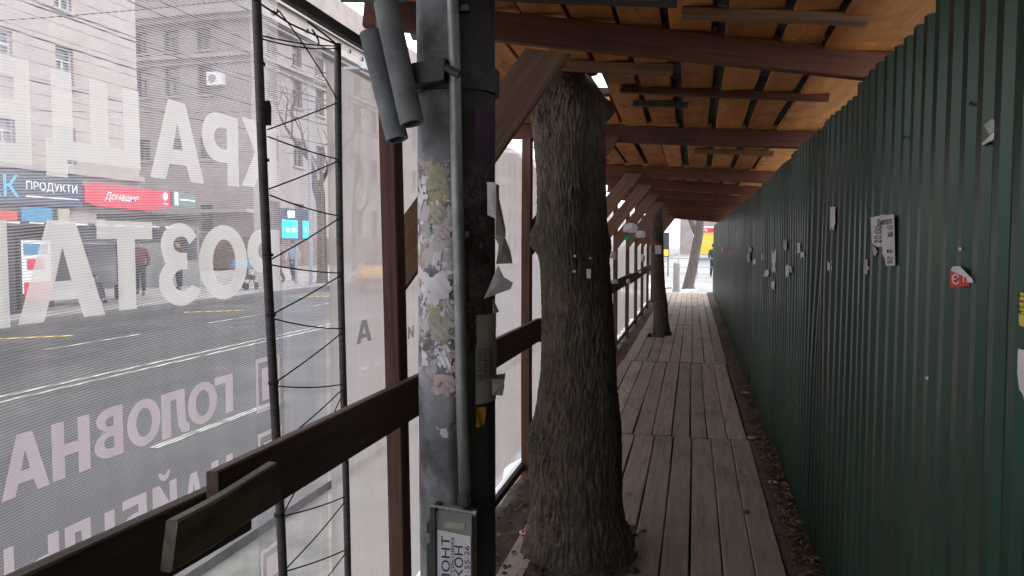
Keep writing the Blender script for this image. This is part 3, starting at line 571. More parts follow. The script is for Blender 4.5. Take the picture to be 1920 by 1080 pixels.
# pushchair
pc = thing('pushchair', 'small pushchair with blue hood on the far pavement', 'pushchair', (-15.0, 23.8, .02))
mb = MB()
for s in (-.22, .22): mb.tube([(-15.0+s, 23.45, .95), (-15.0+s, 24.1, .15)], .014, 6); mb.tube([(-15.0+s, 24.1, .6), (-15.0+s, 23.5, .15)], .014, 6)
mb.tube([(-15.22, 23.45, .95), (-14.78, 23.45, .95)], .014, 6); mb.build('frame', M['steeldark'], pc)
for x in (-15.24, -14.76):
    for y in (23.5, 24.1): MB().tube([(x-.02, y, .15), (x+.02, y, .15)], .12, 14).build('wheel', M['tyre'], pc)
MB().prism([(23.5, .4), (24.1, .35), (24.15, .5), (23.7, .55), (23.6, .85), (23.5, .85)], (-15.2, 0, 0), (0, 1, 0), (0, 0, 1), (1, 0, 0), .4).build('seat', M['coatdark'], pc)
MB().prism([(23.5+.3*math.cos(a), .78+.28*math.sin(a)) for a in np.linspace(0, math.pi, 10)], (-15.21, .1, 0), (0, 1, 0), (0, 0, 1), (1, 0, 0), .42).build('hood', M['blue'], pc)

# ------------------------------------------------------------------ lit screens on a post
ls = thing('digital_screen', 'lit cyan display board on a post across the road', 'display', (-15, 27.4, .02))
MB().tube([(-15.1, 27.5, .02), (-15.1, 27.5, 1.8)], .06, 10).build('post', M['lamppost'], ls)
f = MB().box((-15.1, 26.2, 1.75), (-14.98, 28.7, 2.95)).build('case', M['navy'], ls)
MB().box((-14.975, 26.27, 1.82), (-14.97, 27.42, 2.5)).build('screen', M['screenlit'], ls)
MB().box((-14.975, 27.85, 1.82), (-14.97, 28.62, 2.5)).build('screen', M['screenlit'], ls)
mb = MB(); mb.box((-14.967, 26.55, 2.05), (-14.965, 26.8, 2.17)).box((-14.967, 27.0, 2.05), (-14.965, 27.3, 2.2)).box((-14.967, 26.7, 2.6), (-14.965, 27.2, 2.85)); text_mb(mb, '5 >', (-14.966, 28.0, 2.05), (0, .45, 0), (0, 0, .2)); mb.build('screen_text', M['screenwhite'], ls)

# ------------------------------------------------------------------ yellow car
cr = thing('car', 'yellow taxi with one glowing headlight coming towards the walkway', 'car', (-10.9, 27, -.1))
X0, Y0, Z0 = -10.9, 25.0, -.1
def loft(name, secs, mat, parent, smooth=True):
    mb = MB(); n = len(secs[0]); vs = [p for s in secs for p in s]
    mb.add(vs, [(i*n+k, i*n+(k+1) % n, (i+1)*n+(k+1) % n, (i+1)*n+k) for i in range(len(secs)-1) for k in range(n)] + [tuple(range(n-1, -1, -1)), tuple((len(secs)-1)*n+k for k in range(n))])
    return mb.build(name, mat, parent, smooth=smooth)
def rr(y, hw, z0, z1, c=.08):
    return [(X0-hw+c, Y0+y, Z0+z0), (X0+hw-c, Y0+y, Z0+z0), (X0+hw, Y0+y, Z0+z0+c), (X0+hw, Y0+y, Z0+z1-c*2), (X0+hw-c*1.5, Y0+y, Z0+z1), (X0-hw+c*1.5, Y0+y, Z0+z1), (X0-hw, Y0+y, Z0+z1-c*2), (X0-hw, Y0+y, Z0+z0+c)]
loft('body', [rr(0, .70, .3, .62), rr(.12, .80, .24, .74), rr(.6, .85, .22, .84), rr(1.2, .87, .2, .95), rr(3.3, .87, .2, .98), rr(4.0, .84, .24, .95), rr(4.25, .76, .3, .85)], M['taxi'], cr)
loft('cabin', [rr(1.15, .76, .9, .97, .02), rr(1.85, .64, .9, 1.42, .06), rr(2.6, .64, .9, 1.47, .06), rr(3.3, .62, .9, 1.40, .06), rr(3.9, .70, .9, .97, .02)], M['shopglass'], cr)
loft('roof', [rr(1.9, .60, 1.44, 1.47, .005), rr(2.6, .62, 1.475, 1.505, .005), rr(3.3, .58, 1.42, 1.45, .005)], M['taxi'], cr)
for sx in (-1, 1):
    MB().box((X0+sx*.60, Y0-.03, Z0+.58), (X0+sx*.78, Y0+.12, Z0+.72)).build('headlight', M['headlight'] if sx > 0 else M['signwhite'], cr)
    for y in (.8, 3.45):
        wh = MB().tube([(X0+sx*.90, Y0+y, Z0+.31), (X0+sx*.70, Y0+y, Z0+.31)], .31, 20).build('wheel', M['tyre'], cr)
        MB().tube([(X0+sx*.908, Y0+y, Z0+.31), (X0+sx*.902, Y0+y, Z0+.31)], .19, 14).build('rim', M['conduit'], wh)
MB().box((X0-.5, Y0-.02, Z0+.34), (X0+.5, Y0+.05, Z0+.5)).build('grille', M['shelter'], cr)
MB().box((X0-.18, Y0+2.5, Z0+1.51), (X0+.18, Y0+2.7, Z0+1.64)).build('roof_light', M['signwhite'], cr)

# ------------------------------------------------------------------ bare street trees, lamp post, overhead wires
def bare_tree(label, base, h, r0, seed, lean=(0, 0), depth=6, group=None):
    root = thing('bare_tree', label, 'tree', base, group); rn = random.Random(seed); tr = MB(); cr_ = MB()
    def branch(p, d, L, r, lev, mb):
        n = 4; pts = [p]; rs = [r]; q = Vector(p); dd = Vector(d)
        for i in range(n):
            dd = (dd+Vector((rn.uniform(-1, 1), rn.uniform(-1, 1), rn.uniform(-.3, .6)))*.16).normalized(); q = q+dd*L/n; pts.append(q.copy()); rs.append(r*(1-(i+1)/n*.42))
        mb.tube(pts, rs, 8 if lev < 2 else (5 if lev < 4 else 3), caps=False)
        if lev >= depth: return
        for k in range(3 if lev < 4 else 2):
            i = rn.choice((2, 3, 4)) if k else 4
            a = Vector((rn.uniform(-1, 1), rn.uniform(-1, 1), rn.uniform(-.1, .7))).normalized()
            nd = (dd*.9+a*.85).normalized(); branch(pts[i], nd, L*rn.uniform(.6, .82), rs[i]*rn.uniform(.5, .68) if k else rs[-1]*.9, lev+1, cr_)
    b = Vector(base); ln = Vector((lean[0], lean[1], 1)).normalized()
    tr.tube([b+Vector((0, 0, -.1)), b+Vector((0, 0, .15)), b+ln*h*.12, b+ln*h*.3], [r0*1.5, r0*1.15, r0, r0*.9], 14, caps=False)
    branch(b+ln*h*.29, ln, h*.22, r0*.9, 0, cr_)
    a_ = Vector((rn.uniform(-.6, .6), rn.uniform(-.6, .6), .8)).normalized(); branch(b+ln*h*.27, a_, h*.2, r0*.6, 1, cr_)
    tr.build('trunk', M['twig'], root, smooth=True); cr_.build('crown', M['twig'], root)
    return root
bare_tree('bare tree with fine twigs across the road behind the cord lacing', (-14.6, 28.7, .02), 9.5, .20, 4)
bare_tree('slim bare tree just past the lit screen', (-15.4, 33.5, .02), 8, .12, 9)
bare_tree('distant bare tree beside the long terrace', (-15.5, 52, .02), 10, .18, 12)
bare_tree('leaning bare tree in the bright gap past the walkway exit', (-.16, 30.5, -.14), 7.5, .19, 21, lean=(.17, .0))
bare_tree('small bare tree beyond the leaning one at the exit', (-2.3, 44, -.14), 7, .14, 23)
lp = thing('lamp_post', 'pale blue grey street lamp post by the lit screen', 'street lamp', (-14.2, 27.0, .02))
MB().tube([(-14.2, 27.0, .02), (-14.2, 27.0, 7.5)], [.09, .05], 10).build('post', M['lamppost'], lp)
MB().tube([(-14.2, 27.0, 7.45), (-13.6, 27.0, 8.0), (-12.6, 27.0, 8.1)], [.04, .035, .03], 8).build('arm', M['lamppost'], lp)
MB().box((-12.7, 26.85, 8.03), (-12.0, 27.15, 8.14)).build('lamp_head', M['lamppost'], lp)
wl = [(-6.2, 5.6), (-7.4, 5.9), (-8.8, 5.8), (-9.6, 6.4), (-11.0, 6.0), (-12.4, 6.6), (-12.9, 5.2), (-10.2, 5.2)]
for i, (x, z) in enumerate(wl):
    pts = [(x, y, z-.35*(1-((y % 26)-13)**2/169)) for y in np.arange(-10, 120, 2.6)]
    tag(MB().tube(pts, .016, 5, caps=False).build('overhead_wire', M['wire'], loc=(x, 0, z)), ('thin cable hanging nearest the walkway over the near lane', 'thin cable second from the walkway over the double white line', 'thin cable over the middle of the road above the double line', 'thin high cable over the far middle lane', 'thin cable over the far lane by the yellow marks', 'highest thin cable just inside the far kerb', 'lowest thin cable along the far kerb', 'low thin cable over the dashed line of the far lanes')[i], 'cable', 'trolley cables along the road')
for i, y in enumerate((14, 26, 40, 54)):
    pts = [(-25.9+k*2.4, y+k*.1, 6.9-.35*math.sin(math.pi*k/9)) for k in range(10)]
    tag(MB().tube(pts, .012, 5, caps=False).build('span_wire', M['wire'], loc=(-14, y, 6.8)), ('span cable crossing the road in front of the navy shop sign', 'span cable crossing the road in front of the red shop sign', 'span cable crossing the road before the corner building end wall', 'span cable crossing the road farthest along the street front')[i], 'cable', 'span cables across the road')

# ------------------------------------------------------------------ things in the bright gap past the exit
bo = thing('concrete_bollard', 'squat grey concrete pillar standing at the walkway exit', 'bollard', (-.55, 27.2, -.14))
MB().tube([(-.55, 27.2, -.14), (-.55, 27.2, .92), (-.55, 27.2, .97)], [.12, .11, .07], 16).build('shaft', M['column'], bo)
MB().tube([(-.55, 27.2, -.14), (-.55, 27.2, 0)], .15, 16).build('base', M['column'], bo)
yk = thing('yellow_kiosk', 'yellow kiosk with horizontal shutter slats and red header past the exit', 'kiosk', (.5, 46, -.14))
MB().box((.0, 46, -.14), (1.6, 48, 2.6)).build('wall', M['signwhite'], yk)
for k in range(9): MB().box((.06, 45.93+.004*k, 1.0+k*.135), (1.5, 45.985, 1.115+k*.135)).build('slat', M['yellow'], yk)
MB().box((.04, 45.9, 2.26), (1.55, 45.99, 2.5)).build('header', M['signred'], yk)
text_mb(MB(), '20%', (.3, 45.89, 2.3), (.5, 0, 0), (0, 0, .16)).build('lettering', M['signwhite'], yk)
MB().box((.0, 45.6, .72), (1.6, 45.99, .8)).build('counter', M['shelter'], yk)
bk = thing('yellow_notice_board', 'small dark and yellow notice board left of the leaning tree', 'sign', (-1.4, 42, -.14))
MB().box((-1.75, 42, .9), (-1.25, 42.08, 2.2)).build('board', M['shelter'], bk)
MB().box((-1.72, 41.985, .95), (-1.28, 41.99, 1.3)).build('lower_print', M['yellow'], bk)
for x in (-1.7, -1.3): MB().box((x-.03, 42.02, -.14), (x+.03, 42.07, .9)).build('leg', M['shelter'], bk)
gr = thing('pedestrian_railing', 'low grey street railing running across past the exit', 'railing', (0, 39, -.14))
MB().tube([(-1.6, 39, .88), (1.1, 39, .88)], .02, 8).build('top_rail', M['conduit'], gr)
MB().tube([(-1.6, 39, .45), (1.1, 39, .45)], .015, 8).build('lower_rail', M['conduit'], gr)
for x in (-1.6, -.7, .2, 1.1): MB().tube([(x, 39, -.14), (x, 39, .9)], .02, 8).build('post', M['conduit'], gr)
for i, (x, y, s) in enumerate(((-.15, 29.4, .32), (.15, 33, .3), (-.5, 28.6, .3), (-1.6, 31, .9), (-2.4, 27.5, .8))):
    bm = bmesh.new(); bmesh.ops.create_icosphere(bm, subdivisions=3, radius=1)
    for v in bm.verts: v.co = Vector((v.co.x*s, v.co.y*s*.7, v.co.z*s*.16))*(1+.4*noise.noise(v.co*2+Vector((i, 0, 0))))
    me = bpy.data.meshes.new('snow_patch'); bm.to_mesh(me); bm.free(); me.materials.append(M['snow']); o = bpy.data.objects.new('snow_patch', me); col.objects.link(o); o.location = (x, y, -.13)
    tag(o, ('small snow patch at the foot of the leaning tree', 'small snow patch behind the leaning tree', 'snow patch right beside the concrete pillar', 'broad snow patch to the left behind the concrete pillar', 'broad snow patch nearest the road at the exit')[i], 'snow patch', 'snow patches past the exit')

# ================================================================== THE WALKWAY
# soil under and beside the deck
mb = MB(); xs = np.arange(-1.15, .80, .03); ys = np.concatenate([np.arange(1.0, 9, .035), np.arange(9, 26.6, .12)]); nx = len(xs)
def soilz(x, y):
    q = noise.fractal(Vector((x*9, y*9, 0)), .9, 2, 4)*.012
    if x > .455: return -.012+q+.012*min(1, (x-.455)/.1)
    if x < -.86: return -.016+q
    if -.83 < x < -.18 and 2.9 < y < 4.4: return -.010+q*1.3+.03*max(0, 1-math.hypot(x+.57, y-3.9)/.45)
    return -.06
mb.add([(x, y, soilz(x, y)) for y in ys for x in xs], [(j*nx+i, j*nx+i+1, (j+1)*nx+i+1, (j+1)*nx+i) for j in range(len(ys)-1) for i in range(nx-1)])
mb.build('soil', M['soil'], smooth=True)['kind'] = 'structure'
# boardwalk
bw = bpy.data.objects.new('boardwalk', None); col.objects.link(bw); bw['kind'] = 'structure'; bw.location = (0, 2, 0)
joints = [-1.6, 2.30, 6.49, 10.61, 15.51, 20.14, 26.4]
for s in range(len(joints)-1):
    y0, y1 = joints[s]+.006, joints[s+1]-.006
    edges = [.458-.1535*k + (rnd.uniform(-.012, .012) if k else 0) + .012*math.sin(s*2.3) for k in range(10)]
    for k in range(9):
        a, b = edges[k], edges[k+1]; ga = .0025+rnd.random()*.0035; zc = -.0175+rnd.uniform(-.004, .003)
        runs = [(y0+rnd.uniform(-.0, .012), y1-rnd.uniform(0, .012))]
        if s == 1:
            cx = (a+b)/2
            if -.82 < cx < -.36: runs = [(y0, 3.05+rnd.uniform(-.12, .1)), (4.32+rnd.uniform(-.05, .12), y1)]
            elif -.36 <= cx < -.2: runs = [(y0, 3.28), (3.30, y1)]
        if s == 3 and -.8 < (a+b)/2 < -.38: runs = [(y0, 13.35), (14.05, y1)]
        for r0, r1 in runs:
            if r1-r0 < .1: continue
            tw = rnd.uniform(-.004, .004)
            plank('plank', ((a+b)/2+tw, r0, zc), ((a+b)/2-tw, r1, zc+rnd.uniform(-.003, .003)), abs(a-b)-2*ga, .035, M['deck'], bw, side=(1, 0, 0), jit=.0025, seg=10, ch=.005)
mb = MB(); rn_ = random.Random(5)
for jy in joints[1:-1]:
    for k in range(9):
        for dx in (-.035, .035):
            for dy in (-.05, .05):
                if not (jy < 3 and False): x_ = .458-.1535*(k+.5)+dx+rn_.uniform(-.01, .01); y_ = jy+dy+rn_.uniform(-.012, .012); mb.tube([(x_, y_, -.002), (x_, y_, .0035)], .0035, 6)
mb.build('nail_heads', M['steeldark'], bw)['kind'] = 'stuff'
# heights of the canopy beams (distance, underside at the fence, underside at the street side)
BE = [(-1.4, 2.27, 2.52), (.75, 2.30, 2.50), (3.2, 2.242, 2.424), (5.22, 2.205, 2.31), (7.52, 2.160, 2.275), (9.25, 2.15, 2.31), (11.3, 2.16, 2.33), (13.4, 2.165, 2.33), (15.4, 2.17, 2.33), (17.4, 2.18, 2.33), (19.5, 2.18, 2.33), (21.6, 2.18, 2.33)]
def zb(i, x):  # underside of beam i at x
    y, zr, zl = BE[i]; return zr+(zl-zr)*(.6-x)/1.7
def zroof(x, y):
    for i in range(len(BE)-1):
        if y <= BE[i+1][0] or i == len(BE)-2:
            t = (y-BE[i][0])/(BE[i+1][0]-BE[i][0]); return (zb(i, x)*(1-t)+zb(i+1, x)*t)+.112
# corrugated green fence
fn = thing('corrugated_fence', 'tall dark green corrugated sheet fence along the right side of the walkway', 'fence', (.63, 8, 0))
pitch = .118; py = -7.21; pi_ = 0  # starts well behind the camera: those unseen panels are added to block light
while py < 25.0:
    W = 9*pitch; tilt = rnd.uniform(-.012, .012); yawj = rnd.uniform(-.010, .010); top = zroof(.63, min(21.6, max(-1.4, py+.5)))-.116+rnd.uniform(-.012, .004)
    prof = []
    for r_ in range(9):
        y = r_*pitch; prof += [(y, 0), (y+.050, 0), (y+.064, -.019), (y+.102, -.019)]
    prof.append((W, 0)); prof += [(W+.045, 0)]
    zs = np.linspace(-.04, top, 15); mb = MB(); n = len(prof); vs = []
    dent = rnd.choice([0, 0, .006, .012]) if abs(py-6.3) > .8 else .016
    dz = rnd.uniform(.6, 1.8); dy = rnd.uniform(.3, .9)
    for z in zs:
        for (y, x) in prof:
            dn = dent*math.exp(-((y-dy)/.22)**2-((z-dz)/.6)**2)
            wob = .004*noise.noise(Vector((py+y*1.5, z*1.3, 0)))
            vs.append((.649+x+.024*noise.noise(Vector(((py+y)*.45, z*.35, 7)))+.006*noise.noise(Vector(((py+y)*2.1, z*.5, 3)))*(1 if pi_ % 3 else 2)+dn-.0025*(y/W)+.030*math.exp(-((py+y-4.35)/.16)**2-((z-1.75)/.6)**2)-.016*math.exp(-((py+y-4.0)/.2)**2-((z-1.5)/.7)**2)+.02*math.exp(-((py+y-9.2)/.3)**2-((z-1.2)/.8)**2), py+y, z+(.006*noise.noise(Vector((y*30, py, 3))) if z == zs[-1] else 0)))
    mb.add(vs, [(j*n+i, (j+1)*n+i, (j+1)*n+i+1, j*n+i+1) for j in range(14) for i in range(n-1)])
    o = mb.build('sheet_panel', M['fence'], fn); md = o.modifiers.new('s', 'SOLIDIFY'); md.thickness = .0012
    py += W; pi_ += 1
for z in (.35, 1.9): MB().box((.70, -1.9, z), (.74, 25.1, z+.05)).build('back_rail', M['steeldark'], fn)
for k in range(10): MB().box((.74, -1.5+k*2.9, -.1), (.79, -1.45+k*2.9, 2.1)).build('back_post', M['steeldark'], fn)
mb = MB()
for k in range(46):
    y = -1.5+k*.59
    for z in (.38, 1.93): mb.tube([(.6335, y, z), (.629, y, z)], .005, 6)
mb.build('screw_heads', M['steeldark'], fn)['kind'] = 'stuff'

# timber canopy
cv = thing('timber_canopy', 'long brown timber canopy with sloping plank roof over the boardwalk', 'canopy', (-1.1, 8, 0))
for i in range(len(BE)):
    y = BE[i][0]; xl = -1.22 if i != 2 else -1.25
    dyl = -.36 if i == 2 else rnd.uniform(-.03, .03); dyr = .14 if i == 2 else 0
    plank('beam', (xl, y+dyl, zb(i, xl)+.055), (.82, y+dyr, zb(i, .82)+.055), .11, .05, M['beam'], cv, jit=.003)
# roof boards run along the walkway between beams
bed = [(-1.21, -1.00), (-.985, -.83), (-.80, -.655), (-.635, -.475), (-.452, -.285), (-.262, -.125), (-.072, .075), (.122, .30), (.345, .485), (.508, .80)]
for i in range(len(BE)-1):
    ya, yb = BE[i][0], BE[i+1][0]
    sh = rnd.uniform(-.03, .03)
    for k, (a, b) in enumerate(bed):
        a2, b2 = a+sh+rnd.uniform(-.012, .012), b+sh+rnd.uniform(-.012, .012)
        if k == len(bed)-1: b2 = .80
        if k == 0: a2 = -1.21
        x = (a2+b2)/2; runs = [(ya-.04, yb+.04)]
        if i == 2 and -.72 < x < -.44: runs = [(ya-.04, 3.86), (4.50, yb+.04)]
        if i == 7 and -.8 < x < -.4: runs = [(ya-.04, 13.5), (14.1, yb+.04)]
        for r0, r1 in runs:
            if r1 > r0: plank('roof_board', (x, r0, zroof(x, min(max(r0, ya), yb))+.013), (x, r1, zroof(x, min(max(r1, ya), yb))+.013), b2-a2, .022, M['roofboard'], cv, side=(1, 0, 0), jit=.003, seg=5, ch=.002)
# slate sheets above, waves run across
ya = -7.1; k = 0  # sheets behind the camera are unseen, added to keep light out of the walkway
while ya < 21.7:
    yb_ = min(ya+1.12, 21.75); mb = MB(); ys = np.arange(ya-.04, yb_+.04, .0125*1.5); xs = np.linspace(-1.34, .92, 18); nx = len(xs)
    def sz(x, y): return zroof(x, y)+.062+.018*math.sin(2*math.pi*y/.13)+(k % 2)*.006
    vs = [(x, y, sz(x, y)) for y in ys for x in xs]; fs = []
    for j in range(len(ys)-1):
        for i in range(nx-1):
            xc, yc = (xs[i]+xs[i+1])/2, (ys[j]+ys[j+1])/2
            if math.hypot((xc+.57)/.17, (yc-4.18)/.36) < 1: continue
            if math.hypot((xc+.56)/.22, (yc-13.8)/.25) < 1: continue
            fs.append((j*nx+i, j*nx+i+1, (j+1)*nx+i+1, (j+1)*nx+i))
    mb.add(vs, fs); mb.build('slate_sheet', M['slate'], cv); ya = yb_; k += 1
# cross battens
def bat(x0, x1, y, dz=-.03, wd=.05, th=.04, m='batten', dy=0):
    dz = -th/2+.001
    plank('batten', (x0, y, zroof(x0, y)+dz), (x1, y+dy, zroof(x1, y+dy)+dz), th, wd, M[m], cv, side=(0, 0, 1), jit=.002)
bat(-.05, .56, 2.86, -.022, .07, .03); bat(-.66, -.06, 2.62, -.035, .06, .07, 'darkboard')
bat(-.70, -.10, 3.66, -.03, .06, .045); bat(-.38, .64, 4.12, -.02, .05, .035, 'beam'); bat(-.34, -.04, 4.45, -.02, .05, .03, 'darkboard')
bat(.0, .58, 6.2, -.025); bat(-.5, .1, 7.9, -.025, m='darkboard'); bat(-.2, .6, 10.0, -.025); bat(-.4, .6, 12.1, -.02); bat(-.5, .5, 14.6, -.02); bat(-1.1, .7, 1.85, -.03, m='darkboard')
# posts, braces, rails
for i in range(1, len(BE)):
    y = BE[i][0]; px = -1.10; yy = {2: 2.74, 3: 5.15}.get(i, y)
    if i == 1: continue
    ln = {2: .10, 3: -.01, 8: .1, 9: -.1}.get(i, rnd.uniform(-.03, .03))
    plank('post', (px, yy+ln*.6, -.08), (px, yy-ln*.4, zb(i, px)+(.10 if i == 2 else 0)), .088, .06, M['post' if i != 3 else 'postred'], cv, side=(0, 1, 0), jit=.003)
    if i == 2: q0, q1, q2, q3 = at(755, 545, Y=2.93), at(752, 410, Y=2.93), at(1068, 100, Y=2.93), at(985, 90, Y=2.93)
    else: q0, q1, q2, q3 = [Vector((x_, y-.05, z_)) for x_, z_ in ((-1.12, 1.46), (-1.12, 1.70), (-.48, zb(i, -.48)+.03), (-.63, zb(i, -.63)+.03))]
    mb = MB(); mb.prism([(q.x, q.z) for q in (q0, q2, q3, q1)], (0, q0.y, 0), (1, 0, 0), (0, 0, 1), (0, 1, 0), .04)
    d_ = (q2-q0).normalized(); o_ = mb.build('brace', M['brace' if i != 3 else 'beam'], None)
    n_ = Vector((0, 1, 0)); w_ = d_.cross(n_); rm = Matrix(((d_.x, n_.x, w_.x, q0.x), (d_.y, n_.y, w_.y, q0.y), (d_.z, n_.z, w_.z, q0.z), (0, 0, 0, 1)))
    o_.data.transform(rm.inverted()); put(o_, cv, rm)
rl = [(1.489, 5.20, 1.018, 1.012), (5.22, 9.1, 1.00, 1.03), (9.12, 13.3, 1.03, 1.02), (13.32, 17.5, 1.0, 1.02), (17.52, 21.6, 1.02, 1.0)]
for a, b, z0, z1 in rl: plank('guard_rail', (-1.03, a, z0), (-1.03, b, z1), .156, .030, M['rail'], cv, side=(0, 0, 1), jit=.002)
g0, g1 = at(46, 1082, X=-1.06), at(424, 908, X=-1.06); gd = (g1-g0)/(g1.y-g0.y)
plank('guard_rail', g0-gd*(g0.y+1.8)+Vector((-.027, 0, -.075)), g1+gd*.12+Vector((-.027, 0, -.075)), .15, .034, M['railtop'], cv, side=(0, 0, 1), jit=.002)
tag(plank('splice_board', (-.978, 1.272, 1.018), (-.978, 1.665, 1.026), .095, .026, M['mossy'], cv, side=(0, 0, 1), jit=.003, skew=(.012, -.01)), 'short weathered splice board nailed over the rail joint')
plank('post', (-1.13, .85, -.08), (-1.13, .83, 2.45), .09, .06, M['post'], cv, side=(0, 1, 0))
tag(plank('eave_rod', (-1.06, 1.2, 2.265), (-1.06, 2.70, 2.250), .032, .032, M['rod'], cv, side=(0, 0, 1), ch=.012), 'dark round batten along the open eave')
plank('bottom_batten', (-1.12, 2.8, .07), (-1.12, 21.6, .07), .05, .03, M['railtop'], cv, side=(0, 0, 1), jit=.004, seg=40)

# ------------------------------------------------------------------ mesh screens on the street side
XA = -1.16
Yr = at(533, 700, X=XA).y
def sheet(name, X, y0, y1, z0, z1, mat, amp, label, cat, topf=None, ny=60, nz=24, seed=0):
    mb = MB(); ys = np.linspace(y0, y1, ny); zs = np.linspace(0, 1, nz)
    vs = []
    for y in ys:
        zt = z1+(topf(y) if topf else 0)
        for s in zs:
            z = z0+(zt-z0)*s
            f = amp*(math.sin(y*9+seed+1.5*math.sin(y*2.3)+.6*z)+.6*noise.noise(Vector((y*3.5, z*.7, seed))))*(.4+.6*(1-s))
            vs.append((X+f, y, z))
    mb.add(vs, [(j*nz+i, (j+1)*nz+i, (j+1)*nz+i+1, j*nz+i+1) for j in range(ny-1) for i in range(nz-1)])
    return tag(mb.build(name, mat, loc=(X, (y0+y1)/2, z0), smooth=True), label, cat)
ban = sheet('mesh_banner', XA, -7.0, Yr, .12, 2.36, NET_A, .0028, 'large see-through mesh banner with white mirrored Cyrillic words beside the road', 'banner')  # its unseen length behind the camera is added to cut the light inside
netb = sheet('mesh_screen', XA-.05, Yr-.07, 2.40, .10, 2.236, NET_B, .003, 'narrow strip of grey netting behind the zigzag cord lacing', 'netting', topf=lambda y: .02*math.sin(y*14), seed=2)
netc = sheet('mesh_screen', -1.19, 2.37, 21.6, .09, 2.215, NET_C, .022, 'long pale folded netting behind the timber posts', 'netting', topf=lambda y: -.03*abs(math.sin(y*2.4)), ny=420, seed=5)
def letter(ch, u0, u1, vt, vb, mat=PRINT, bold=.035, parent=ban, X=XA+.006):
    um = (u0+u1)/2; zt = at(um, vt, X=X).z; z0 = at(um, vb, X=X).z; ya = at(u0, (vt+vb)/2, X=X).y; yb_ = at(u1, (vt+vb)/2, X=X).y
    mb = MB(); glyph_mb(mb, ch, (X, yb_, z0), (0, ya-yb_, 0), (0, 0, zt-z0)); return mb.build('letter', mat, parent)
for a in (('К', 452, 519, 228, 352), ('Р', 379, 447, 213, 346), ('А', 280, 381, 190, 338), ('Щ', 84, 262, 148, 338), ('Е', -25, 57, 104, 305), ('Н', -190, -60, 60, 275),
          ('Р', 464, 525, 430, 548), ('О', 373, 464, 422, 562), ('З', 297, 373, 418, 574), ('Т', 183, 287, 415, 581), ('А', 30, 195, 413, 600), ('Ш', -160, 16, 410, 625)):
    letter(*a)
for a in (('Г', 403, 437, 704, 776), ('О', 352, 407, 716, 795), ('Л', 303, 355, 733, 817), ('О', 238, 301, 748, 836), ('В', 176, 231, 765, 859), ('Н', 97, 169, 786, 892), ('А', 0, 92, 811, 926),
          ('Н', 397, 437, 858, 931), ('А', 344, 383, 886, 962), ('Й', 286, 332, 884, 985), ('Б', 226, 276, 932, 1018), ('І', 197, 216, 958, 1045), ('Л', 122, 180, 977, 1068), ('Ь', 46, 112, 1008, 1105), ('Ш', -70, 28, 1043, 1150)):
    letter(*a, mat=PRINT2, bold=.028)
def box_mark(u0, u1, vt, vb):
    X = XA+.006; um = (u0+u1)/2; zt = at(um, vt, X=X).z; z0 = at(um, vb, X=X).z; ya = at(u0, vb, X=X).y; yb_ = at(u1, vb, X=X).y; t = .012; mb = MB()
    for (a, b, c, d) in ((ya, yb_, z0, z0+t), (ya, yb_, zt-t, zt), (ya, ya+t, z0+t, zt-t), (yb_-t, yb_, z0+t, zt-t), (ya+.03, yb_-.004-t, z0+.03, zt-.03)):
        mb.add([(X, a, c), (X, b, c), (X, b, d), (X, a, d)], [(0, 1, 2, 3)])
    mb.build('tick_box', PRINT2, ban)
box_mark(481, 526, 668, 768); box_mark(485, 530, 805, 900); box_mark(490, 531, 1020, 1100)
letter('А', 668, 697, 600, 642, PRINTD, -.012, netc, -1.155); letter('И', 765, 776, 612, 634, PRINTD, 0, netc, -1.155)
X = -1.215; y0 = at(650, 640, X=X).y
# frame rods and lacing
def rod(label, a, b, r_):
    pts = [Vector(a)+(Vector(b)-Vector(a))*t+Vector((.003*math.sin(t*7), .004*math.sin(t*5), 0)) for t in np.linspace(0, 1, 12)]
    o = thing('frame_rod', label, 'rod', (pts[0].x, pts[0].y, -.05), 'upright rods framing the banner'); MB().tube(pts, r_, 12).build('shaft', M['rod'], o, smooth=True); return o
XR = -1.135
t1, b1_ = at(482, 0, X=XR), at(528, 1079, X=XR); d_ = (t1-b1_)/(t1.z-b1_.z)
ra = rod('thick dark rod along the lettered edge of the mesh banner', b1_-d_*(b1_.z+.07), t1+d_*.18, .0125)
MB().tube([b1_+d_*(t.z-b1_.z) if False else at(495, 175, X=XR)+Vector((0, 0, -.02)), at(497, 200, X=XR), at(499, 235, X=XR)], [.015, .017, .014], 10).build('tape_wrap', M['steeldark'], ra)
t2, b2_ = at(633, 88, X=XR), at(650, 1079, X=XR); d2 = (t2-b2_)/(t2.z-b2_.z)
rb = rod('thin dark rod between the netting strips nearer the wooden post', b2_-d2*(b2_.z+.07), t2+d2*.01, .0115)
lc = thing('lacing_cord', 'black cord zigzagging between the two frame rods', 'cord', (XR, 2.1, .3))
def cordp(p, q, sag=.006, r_=.0022, extra=None):
    a, b = at(*p, X=XR), at(*q, X=XR); pts = [a+(b-a)*t+Vector((.006*math.sin(math.pi*t), 0, -sag*4*t*(1-t))) for t in np.linspace(0, 1, 9)]
    MB().tube(pts, r_, 6).build('cord_run', M['cord'], lc)
